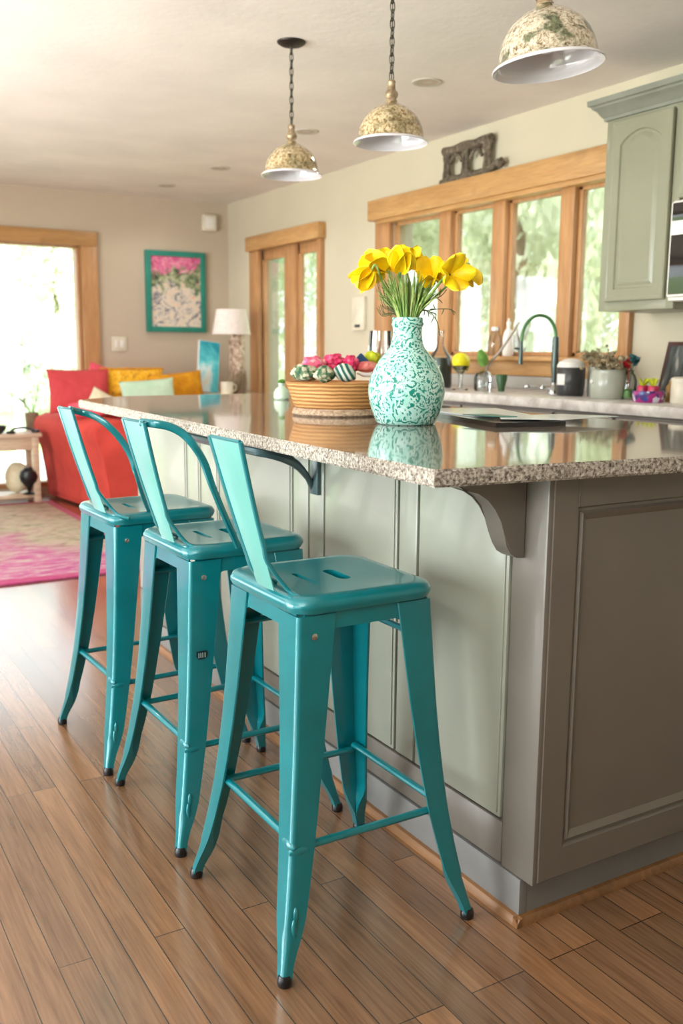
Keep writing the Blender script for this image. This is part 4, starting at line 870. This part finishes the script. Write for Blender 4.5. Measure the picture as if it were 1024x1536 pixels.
def tuft(nm, lab, cat, c, rx, rz_, n, mat, seed, leaf=.02, kind=None):
    rnd = random.Random(seed); mb = MB(); c = V(c)
    for i in range(n):
        p = c+V((rnd.gauss(0, rx*.5), rnd.gauss(0, rx*.5), abs(rnd.gauss(0, rz_*.6))))
        if i % 3 == 0: mb.ball(p, leaf*rnd.uniform(.35, .7), (1, 1, .8), 1, .3, seed=i)
        else: petal(mb, p, V((rnd.uniform(-1, 1), rnd.uniform(-1, 1), rnd.uniform(-.1, 1))), V((rnd.uniform(-1, 1), rnd.uniform(-1, 1), .2)), leaf*1.4, leaf*.6, .2, .2)
        if i % 4 == 0: mb.tube([c-V((0, 0, .03)), c.lerp(p, .5)+V((0, 0, .01)), p], .0012, 4)
    o = mb.build(nm, M[mat], org=tuple(c)); return tag(o, lab, cat, kind=kind)
tuft('dried_flowers', 'dried beige flowers filling the celadon crock', 'dried flowers', (3.15, 3.005, ZC+.125), .075, .05, 90, 'dry', 2, .022, 'stuff')
tuft('dried_herbs', 'dried herbs behind the white crock lid', 'dried herbs', (3.28, 3.245, ZC+.165), .05, .03, 50, 'dry', 3, .02, 'stuff')
lathe_thing('spice_jar', 'plain jar standing behind the dark crock under the dried herbs', 'jar', [(.0, 0), (.04, 0), (.042, .01), (.042, .13), (.03, .145), (0, .145)], 'stone_green', (3.30, 3.22, ZC))
fb = lathe_thing('flower_bottle', 'clear bottle with red and teal flowers beside the celadon crock', 'bottle', [(.0, 0), (.030, 0), (.033, .008), (.033, .08), (.024, .105), (.016, .115), (.018, .125), (.0, .125)], 'glass', (3.20, 2.93, ZC))
MB().lathe([(.0, .004), (.028, .006), (.030, .04), (.0, .045)], n=24).build('moss', M['leaf'], fb)
for nm, dx, dz, mt, r in (('red_bloom', .022, .16, 'red_gloss', .026), ('teal_leaves', -.025, .165, 'teal_leaf', .028), ('green_sprig', .03, .07, 'leaf', .022)):
    mb = MB(); rnd = random.Random(int(dz*1000))
    for i in range(14): petal(mb, V((rnd.uniform(-.008, .008), dx+rnd.uniform(-.008, .008), dz+rnd.uniform(-.012, .012))), V((rnd.uniform(-1, 1), rnd.uniform(-1, 1), rnd.uniform(-.4, 1))), V((rnd.uniform(-1, 1), rnd.uniform(-1, 1), .2)), r, r*.8, .2, .3)
    mb.tube([(0, 0, .05), (0, dx*.5, dz*.8), (0, dx, dz)], .002, 5); mb.build(nm, M[mt], fb)
md = lathe_thing('mosaic_bowl', 'purple and white mosaic bowl near the framed photo', 'bowl', [(.0, 0), (.056, 0), (.060, .005), (.064, .04), (.062, .046), (.058, .042), (.054, .012), (0, .01)], 'mosaic', (3.08, 2.715, ZC))
for i, (dx, dy, lab) in enumerate([(0, .03, 'crimson candle jar in the mosaic bowl, nearer the flower bottle'), (.0, -.026, 'crimson candle jar in the mosaic bowl, nearer the cream canister')]):
    o = lathe_thing('candle_jar', lab, 'candle', [(.0, 0), (.020, 0), (.023, .006), (.023, .05), (.020, .056), (0, .05)], 'crimson', (3.08+dx, 2.715+dy, ZC+.0105), group='candle jars in the mosaic bowl')
    tt = MB(); rnd = random.Random(i+40)
    for q in range(8): petal(tt, V((0, 0, .05)), V((rnd.uniform(-.6, .6), rnd.uniform(-.6, .6), 1)), V((rnd.uniform(-1, 1), rnd.uniform(-1, 1), 0)), .04, .015, .1, .1)
    tt.build('green_sprig', M['lime'], o)
pp = thing('framed_photo', 'dark framed photo of pale bottles leaning at the back of the wall worktop', 'picture', (3.46, 2.78, ZC))
rt_ = Matrix.Rotation(R_(14), 3, 'Y')
under(pp, MB().box((3.44, 2.66, ZC+.0), (3.455, 2.99, ZC+.255), .003, rot=rt_, piv=(3.45, 2.75, ZC+.003)).build('frame', M['photo_frame']))
under(pp, MB().box((3.437, 2.680, ZC+.022), (3.4405, 2.970, ZC+.235), 0, rot=rt_, piv=(3.45, 2.75, ZC+.003)).build('print', M['photo']))
ab = lathe_thing('amber_bottle', 'short amber bottle between the mosaic bowl and the cream canister', 'bottle', [(.0, 0), (.022, 0), (.024, .006), (.024, .06), (.012, .075), (.011, .09), (0, .09)], 'amber', (3.20, 2.70, ZC))
lathe_thing('spice_tin', 'dark round tin in front of the framed photo', 'tin', [(.0, 0), (.036, 0), (.036, .085), (.038, .087), (.038, .1), (0, .102)], 'bronze', (3.32, 2.76, ZC))
cc = lathe_thing('cream_canister', 'cream canister at the right edge of the wall worktop', 'canister', [(.0, 0), (.046, 0), (.048, .004), (.048, .085), (.044, .09), (0, .09)], 'cream', (3.15, 2.60, ZC))
MB().lathe([(.049, .085), (.049, .098), (.04, .104), (0, .105)], n=32).build('lid', M['cream'], cc)

# ------------------------------------------------------------------ sofa corner
sf = thing('sofa', 'red upholstered sofa in the far corner beyond the island', 'sofa', (2.7, 7.3, 0))
def quadbody(z0, z1, ins=0.):
    q = [(1.86, 7.80), (2.01, 6.60), (3.0, 6.60), (3.0, 7.82)]; c = (2.5, 7.2)
    return [[(x+(c[0]-x)*ins, y+(c[1]-y)*ins, z) for x, y in q] for z in (z0, z1)]
mb = MB().loops(quadbody(.03, .46)); bmesh.ops.bevel(mb.bm, geom=mb.bm.edges[:], offset=.03, segments=3, affect='EDGES')
under(sf, mb.build('base', M['red']))
pf = [(.02, .02), (-.005, .25), (-.03, .42), (-.07, .54), (-.085, .60), (-.065, .655), (.0, .685), (.14, .69), (.24, .66), (.28, .5), (.28, .02)]
L = []
for y, k_ in ((6.585, .96), (6.61, 1), (7.0, 1), (7.4, 1), (7.74, 1), (7.80, .97)):
    x0 = 2.0+(1.855-2.0)*(y-6.6)/1.2; L.append([(x0+.14+(x-.14)*k_, y, z*k_) for x, z in pf])
under(sf, MB().loops(L).build('arm', M['red'], smooth=60))
under(sf, MB().box((2.30, 6.585, .40), (2.995, 7.50, .655), .06, 4).build('seat_cushion', M['red']))
under(sf, MB().box((2.12, 7.50, .30), (2.995, 7.83, .86), .07, 4).build('backrest', M['red']))
under(sf, MB().box((2.285, 6.572, .02), (2.30, 6.60, .62), .004).build('skirt_pleat', M['red']))
for x, y in ((2.08, 6.68), (2.92, 6.68), (1.98, 7.72), (2.92, 7.74)): under(sf, MB().lathe([(.02, 0), (.026, .045)], (x, y, 0), 12).build('leg', M['bronze']))
def cushion(nm, lab, c, w, h, t, mat, rz=0., tilt=0., roll=0., cat='cushion', group='cushions on the red sofa', piping=None):
    def sup(u, v, s):
        a = (1-abs(u)**2.6)*(1-abs(v)**2.6); a = max(a, 0)**.55
        return V((u*w/2*(1-.06*(1-abs(v)**2)*abs(u)**3), s*t/2*a, v*h/2*(1-.06*(1-abs(u)**2)*abs(v)**3)))
    mb = MB()
    for s in (-1, 1): mb.grid(lambda i, j: sup(i*2-1, j*2-1, s), 16, 16)
    bmesh.ops.remove_doubles(mb.bm, verts=mb.bm.verts[:], dist=1e-5)
    o = mb.build(nm, M[mat], loc=c, rot=(tilt, roll, rz), smooth=80); return tag(o, lab, cat, group)
cushion('throw_pillow', 'large plain red cushion at the window end of the sofa', (2.02, 7.30, .872), .47, .34, .13, 'red_cushion', R_(-4), R_(-12))
cushion('throw_pillow', 'small pink cushion lying on the sofa arm', (1.99, 7.02, .745), .26, .14, .10, 'pink_cushion', R_(5), R_(-60))
cushion('throw_pillow', 'small cream cushion tilted against the red cushion', (2.12, 7.12, .80), .17, .17, .08, 'cream_cloth', R_(-6), R_(-16), R_(30))
cushion('throw_pillow', 'pale mint cushion at the middle of the sofa', (2.47, 7.02, .845), .43, .24, .13, 'mint', R_(-2), R_(-14), R_(-4))
cushion('throw_pillow', 'mustard floral cushion with tassels behind the mint one', (2.47, 7.36, .90), .50, .28, .13, 'mustard2', 0, R_(-10))
o = cushion('throw_pillow', 'plain mustard yellow cushion at the lamp end of the sofa', (2.79, 7.24, .872), .46, .28, .14, 'mustard', R_(3), R_(-12), R_(-5))
cushion('throw_pillow', 'small pink pillow edge against the window frame', (2.25, 7.60, .99), .16, .16, .07, 'pink_cushion', 0, 0, R_(20))
# tassels on the floral one
fl_ = [q for q in bpy.data.objects if q.name.startswith('throw_pillow') and 'tassels' in q.get('label', '')][0]
mb = MB(); rnd = random.Random(3)
for i in range(26):
    u = -.25+.50*i/25; mb.ball((u, 0, .138+rnd.uniform(-.003, .004)), .011, (1, 1, 1), 1)
for i in range(10): mb.ball((-.248, 0, -.12+.26*i/9), .011, (1, 1, 1), 1)
mb.build('tassel_trim', M['mustard'], fl_)

# end table with lamp, leaning canvas and a mug
et = thing('end_table', 'small wooden end table behind the sofa corner carrying the lamp', 'table', (3.38, 6.95, 0))
under(et, MB().box((3.02, 6.92, .80), (3.55, 7.56, .832), .005).build('table_top', M['pale_wood']))
for x in (3.05, 3.52):
    for y in (6.95, 7.53): under(et, MB().box((x-.015, y-.015, 0), (x+.015, y+.015, .80), .003).build('leg', M['pale_wood']))
et.location = (3.3, 7.13, 0)
for ch in et.children: ch.matrix_parent_inverse = Matrix.Translation((-3.3, -7.13, 0))
tl = thing('table_lamp', 'table lamp with a white drum shade on a shell encrusted driftwood base', 'lamp', (3.275, 7.13, .832))
L = []
under(tl, MB().lathe([(.153, 1.312), (.153, 1.318), (.118, 1.508), (.116, 1.508), (.150, 1.315)], (3.215, 7.13, 0), 40, cap0=False, cap1=False).build('lamp_shade', M['lampshade']))
under(tl, MB().lathe([(.0, .99), (.055, .99), (.062, 1.05), (.060, 1.15), (.064, 1.25), (.055, 1.32), (.03, 1.34), (.012, 1.36), (.010, 1.42), (0, 1.42)], (3.262, 7.13, 0), 24).build('shell_column', M['shell']))
mb = MB().lathe([(.0, .8325), (.07, .8325), (.060, .87), (.052, .93), (.058, 1.0), (0, 1.0)], (3.265, 7.13, 0), 20)
for a in range(5): mb.tube(smoothpath([(3.265+.05*cos(a*1.3), 7.13+.05*sin(a*1.3), .835), (3.265+.06*cos(a*1.3+.5), 7.13+.06*sin(a*1.3+.5), .92), (3.265+.05*cos(a*1.3+1), 7.13+.05*sin(a*1.3+1), 1.02)], 4), .02, 8)
under(tl, mb.build('driftwood_foot', M['bark']))
under(tl, MB().tube([(3.262, 7.13, 1.40), (3.235, 7.13, 1.44), (3.215, 7.13, 1.505)], .006, 8).tube([(3.10, 7.13, 1.505), (3.33, 7.13, 1.505)], .003, 6).build('harp', M['bronze']))
lc = thing('canvas_print', 'small turquoise seaside canvas leaning behind the mustard cushion', 'picture', (3.08, 7.26, .833))
rt_ = Matrix.Rotation(R_(-8), 3, 'X')@Matrix.Rotation(R_(7), 3, 'Y')
under(lc, MB().box((3.035, 7.435, .836), (3.225, 7.46, 1.265), .003, rot=rt_, piv=(3.13, 7.45, .838)).build('stretcher', M['white']))
under(lc, MB().box((3.04, 7.431, .841), (3.22, 7.4355, 1.26), 0, rot=rt_, piv=(3.13, 7.45, .838)).build('print', M['art2']))
o = lathe_thing('white_mug', 'white mug on the end table before the lamp base', 'mug', [(.0, 0), (.045, 0), (.05, .006), (.05, .105), (.046, .105), (.045, .012), (0, .01)], 'cream', (3.13, 7.04, .8325))
MB().tube(smoothpath([(.048, 0, .085), (.075, 0, .08), (.078, 0, .045), (.05, 0, .025)], 4), .006, 8).build('handle', M['cream'], o)

# crate side table with curios at the window
sd = thing('crate_table', 'pale wooden crate table by the window beside the sofa', 'table', (1.63, 7.60, 0))
mb = MB(); x0, x1, ya, yb, zt = 1.32, 1.735, 7.45, 7.72, .52
under(sd, MB().box((x0-.02, ya-.02, zt), (x1+.02, yb+.02, zt+.03), .004).build('table_top', M['pale_wood']))
for x in (x0, x1-.05):
    for y in (ya, yb-.05): under(sd, MB().box((x, y, 0), (x+.05, y+.05, zt), .004).build('leg', M['pale_wood']))
under(sd, MB().box((x0+.045, ya+.006, zt-.1), (x1-.045, ya+.022, zt), .003).box((x0+.045, yb-.022, zt-.1), (x1-.045, yb-.006, zt), .003).box((x1-.022, ya+.045, zt-.1), (x1-.006, yb-.045, zt), .003).build('apron', M['pale_wood']))
under(sd, MB().box((x0+.006, ya+.006, .05), (x1-.006, yb-.006, .075), .004).build('lower_shelf', M['pale_wood']))
o = thing('black_cable', 'black cable with round ends lying over the front of the crate table', 'cable', (1.58, 7.48, .5505))
under(o, MB().tube(smoothpath([(1.52, 7.43, .565), (1.56, 7.47, .585), (1.64, 7.49, .59), (1.70, 7.47, .57), (1.74, 7.50, .565)], 5), .009, 8).build('cord', M['black']))
under(o, MB().lathe([(0, 0), (.03, .002), (.034, .01), (.028, .02), (0, .022)], (1.72, 7.48, .551), 20).lathe([(0, 0), (.03, .002), (.034, .01), (.028, .02), (0, .022)], (1.53, 7.45, .551), 20).build('round_end', M['black']))
o = MB().lathe([(.0, 0), (.05, 0), (.052, .004), (.012, .02), (.02, .05), (.062, .10), (.072, .14), (.060, .18), (.03, .20), (.026, .21), (0, .21)], n=32).build('black_urn', M['black'], loc=(1.655, 7.49, .0755)); tag(o, 'small black footed urn on the lower shelf of the crate table', 'urn')
o = lathe_thing('dark_bowl', 'dark round bowl at the near edge of the crate table top', 'bowl', [(.0, 0), (.04, 0), (.07, .03), (.075, .06), (.07, .06), (.06, .03), (0, .012)], 'darkpot', (1.44, 7.52, .5505))
o = MB().ball((0, 0, 0), 1, (.10, .06, .12), 3, .12, 4, seed=3).build('white_cushion', M['cream_cloth'], loc=(1.60, 7.62, .195)); tag(o, 'white bundle stored on the lower shelf behind the urn', 'bundle')
pl = thing('potted_twig', 'brown pot with bare twigs in front of the window', 'plant', (1.83, 7.78, .0))
under(pl, MB().lathe([(.0, 0), (.035, 0), (.04, .3), (.05, .55), (.055, .66), (.045, .68), (.04, .66), (0, .6)], (1.79, 7.88, 0), 20).build('tall_pot', M['bark']))
mb = MB(); rnd = random.Random(2)
for i in range(7): 
    a = rnd.uniform(0, 6); mb.tube(smoothpath([(1.79, 7.88, .6), (1.78+.04*cos(a), 7.88+.03*sin(a), .74), (1.74+.12*cos(a), 7.86+.05*sin(a), .80+rnd.uniform(0, .08))], 4), .003, 5)
under(pl, mb.build('twigs', M['leaf']))

rg = MB().box((-1.62, -1.30, 0), (1.62, 1.30, .012), .004).build('area_rug', M['rug'], loc=(.20, 6.185, .0005)); tag(rg, 'worn pink and beige patterned area rug before the sofa', 'rug')

# ------------------------------------------------------------------ outdoors
struct(MB().box((-30, YB+.3, -.45), (60, 70, -.35)).box((XW+.3, -20, -.45), (60, YB+.3, -.35)).box((-30, -20, -.45), (XL-.3, YB+.3, -.35)).box((XL-.3, -20, -.45), (XW+.3, YF-.3, -.35)).build('ground', M['lawn'], smooth=0))
struct(MB().box((1., 9.6, -.349), (30, 14.5, -.34)).build('pavement', M['marble'], smooth=0))
def leafmesh(n, rx, rz_, size, seed):
    rnd = random.Random(seed); mb = MB()
    blobs = [(V((rnd.gauss(0, .45)*rx, rnd.gauss(0, .45)*rx, rnd.uniform(-.6, .8)*rz_)), rnd.uniform(.35, .6)) for _ in range(14)]
    for i in range(n):
        c, r = rnd.choice(blobs); d = V((rnd.gauss(0, 1), rnd.gauss(0, 1), rnd.gauss(0, 1))).normalized()
        p = c+V((d.x*rx*r, d.y*rx*r, d.z*rz_*r))*rnd.uniform(.75, 1.05); a = V((rnd.gauss(0, 1), rnd.gauss(0, 1), rnd.gauss(0, 1))).normalized(); b = a.orthogonal().normalized(); q = size*rnd.uniform(.6, 1.3)
        mb._add([p-a*q, p+b*q*.5, p+a*q, p-b*q*.5], [(0, 1, 2, 3)])
    return mb
protos = {}
def tree(x, y, h, rx, kind, label, nm='tree', group='trees outside the windows'):
    root = thing(nm, label, 'tree' if nm == 'tree' else 'bush', (x, y, -.35), random.uniform(0, 6), group)
    key = kind
    if key not in protos:
        protos[key] = leafmesh(4200, 1, 1, .06, len(protos)+11).build('crown_', M['foliage2' if kind == 'bush' else 'foliage'], fixn=False, smooth=0)
        me = protos[key].data; bpy.data.objects.remove(protos[key]); protos[key] = me
    c = bpy.data.objects.new('crown', protos[key]); COL.objects.link(c); c.parent = root
    if nm == 'tree': c.location = (0, 0, h*.58); c.scale = (rx, rx, h*.42)
    else: c.location = (0, 0, h*.45); c.scale = (rx, rx, h*.5)
    MB().tube([(0, 0, 0), (.05, 0, h*.3), (0, .05, h*.6)], [.16, .12, .06], 8).build('trunk', M['bark'], root)
TR = [(9.0, 8.2, 6.0, 1.15, 'a', 'leafy tree outside the nearest kitchen window light'), (10.0, 11.4, 6.5, 1.25, 'b', 'leafy tree outside, second from the near end of the kitchen window'), (10.2, 14.8, 6.5, 1.25, 'a', 'leafy tree outside the far kitchen window light'), (10.8, 18.4, 7, 1.3, 'b', 'leafy tree outside between kitchen window and glazed door'),
      (11, 22.2, 7, 1.4, 'a', 'leafy tree outside the near leaf of the glazed door'), (11.5, 26.5, 7.5, 1.5, 'b', 'leafy tree outside the far leaf of the glazed door'), (9.2, 36, 9, 2.2, 'a', 'tall pale tree outside the picture window, near its oak frame'), (2.6, 39, 9, 2.2, 'b', 'tall pale tree outside in the middle of the picture window'), (-4.5, 36, 9, 2.2, 'a', 'tall pale tree outside toward the left of the picture window'), (14.8, 12.5, 8, 1.9, 'b', 'leafy tree farther back outside the kitchen window'), (15.5, 19.5, 8, 1.9, 'a', 'leafy tree farther back outside the glazed door'), (17, 25.5, 8, 2, 'b', 'leafy tree far behind the glazed door'), (14, 6.5, 8, 1.8, 'a', 'leafy tree farther back beside the nearest kitchen window light')]
for a in TR: tree(*a)
for a in [(5.0, 23, 2.7, 1.1, 'bush', 'big silvery bush on the lawn outside the picture window'), (1.6, 26, 2.4, 1.1, 'bush', 'lower silvery bush on the lawn left of the big one'), (8.4, 29.5, 2.6, 1.1, 'bush', 'silvery bush on the lawn right of the big one')]: tree(*a, nm='bush', group='bushes on the lawn')
bb = thing('bird_bath', 'white bird bath post standing outside the picture window', 'bird bath', (2.79, 13., -.35))
MB().lathe([(.09, 0), (.07, .06), (.06, .9), (.07, 1.35), (.09, 1.40), (0, 1.4)], n=20).build('post', M['white'], bb); MB().lathe([(0, 1.38), (.10, 1.40), (.17, 1.47), (.17, 1.5), (.1, 1.53), (0, 1.54)], n=24).build('bowl', M['white'], bb)

# ------------------------------------------------------------------ light
W = bpy.data.worlds.new('World'); S.world = W; W.use_nodes = True; nt = W.node_tree; nt.nodes.clear()
bg = nt.nodes.new('ShaderNodeBackground'); wo = nt.nodes.new('ShaderNodeOutputWorld'); tc = nt.nodes.new('ShaderNodeTexCoord'); sx = nt.nodes.new('ShaderNodeSeparateXYZ'); rp = nt.nodes.new('ShaderNodeValToRGB')
nt.links.new(tc.outputs['Generated'], sx.inputs[0]); nt.links.new(sx.outputs[2], rp.inputs[0]); nt.links.new(rp.outputs[0], bg.inputs[0]); nt.links.new(bg.outputs[0], wo.inputs[0])
rp.color_ramp.elements[0].color = (.95, .97, 1, 1); rp.color_ramp.elements[1].color = (.72, .84, 1, 1)
bg.inputs[1].default_value = 3.2
def lamp(nm, kind, loc, target, energy, color=(1, 1, 1), **kw):
    l = bpy.data.lights.new(nm, kind); l.energy = energy; l.color = color
    for k_, v_ in kw.items(): setattr(l, k_, v_)
    o = bpy.data.objects.new(nm, l); COL.objects.link(o); o.location = loc
    o.rotation_euler = (V(target)-V(loc)).to_track_quat('-Z', 'Y').to_euler(); return o
lamp('sun', 'SUN', (-9, -8, 16), (5, 8, 0), 10.0, (1, .97, .92), angle=R_(3))
lamp('skylight_left_far', 'AREA', (XL-.2, 3.05, 1.2), (3, 3.05,   .9), 280, (.93, .97, 1), shape='RECTANGLE', size=3.0, size_y=2.0)
lamp('skylight_left_near', 'AREA', (XL-.2, -.35, 1.2), (3, .3, .9), 40, (.95, .98, 1), shape='RECTANGLE', size=2.4, size_y=2.0)
lamp('bounce_kitchen', 'AREA', (-.9, .2, 1.75), (-.6, .6, 2.45), 80, (1, .99, .96), shape='RECTANGLE', size=1.2, size_y=1.2)
lamp('bounce_living', 'AREA', (-1.5, 4.4, 1.35), (-.9, 4.4, 2.45), 130, (1, .97, .95), shape='RECTANGLE', size=2.8, size_y=3.4)
for i, (x, y) in enumerate(((2.79, 3.906), (2.80, 5.117), (2.83, 6.44), (2.77, 7.33), (.3, 3.9), (.3, 6.2))):
    lamp('downlight_lamp', 'SPOT', (x, y, H-.02), (x, y, 0), 30 if x < 1 else 14, (1, .97, .92), spot_size=R_(150), spot_blend=.6, shadow_soft_size=.06)

# ------------------------------------------------------------------ camera
F = 1422.74; p, r, yw = R_(9.647), R_(.426), R_(30.856)
fw = V((sin(yw)*cos(p), cos(yw)*cos(p), -sin(p))); rt = V((cos(yw), -sin(yw), 0)); upv = rt.cross(fw)
Rr = cos(r)*rt+sin(r)*upv; U = -sin(r)*rt+cos(r)*upv
cam = bpy.data.cameras.new('camera'); co = bpy.data.objects.new('camera', cam); COL.objects.link(co)
co.matrix_world = Matrix(((Rr.x, U.x, -fw.x, 0), (Rr.y, U.y, -fw.y, 0), (Rr.z, U.z, -fw.z, 1.1888), (0, 0, 0, 1)))
cam.sensor_fit = 'VERTICAL'; cam.sensor_height = 36.; cam.sensor_width = 24.; cam.lens = F/1536*36
cam.clip_start = .02; cam.clip_end = 200
cam.dof.use_dof = True; cam.dof.focus_distance = 2.1; cam.dof.aperture_fstop = 4.0
S.camera = co
S.view_settings.view_transform = 'Standard'; S.view_settings.look = 'None'; S.view_settings.exposure = 0
S.cycles.use_denoising = True; S.cycles.max_bounces = 10; S.cycles.transparent_max_bounces = 16
S.cycles.sample_clamp_indirect = 6.
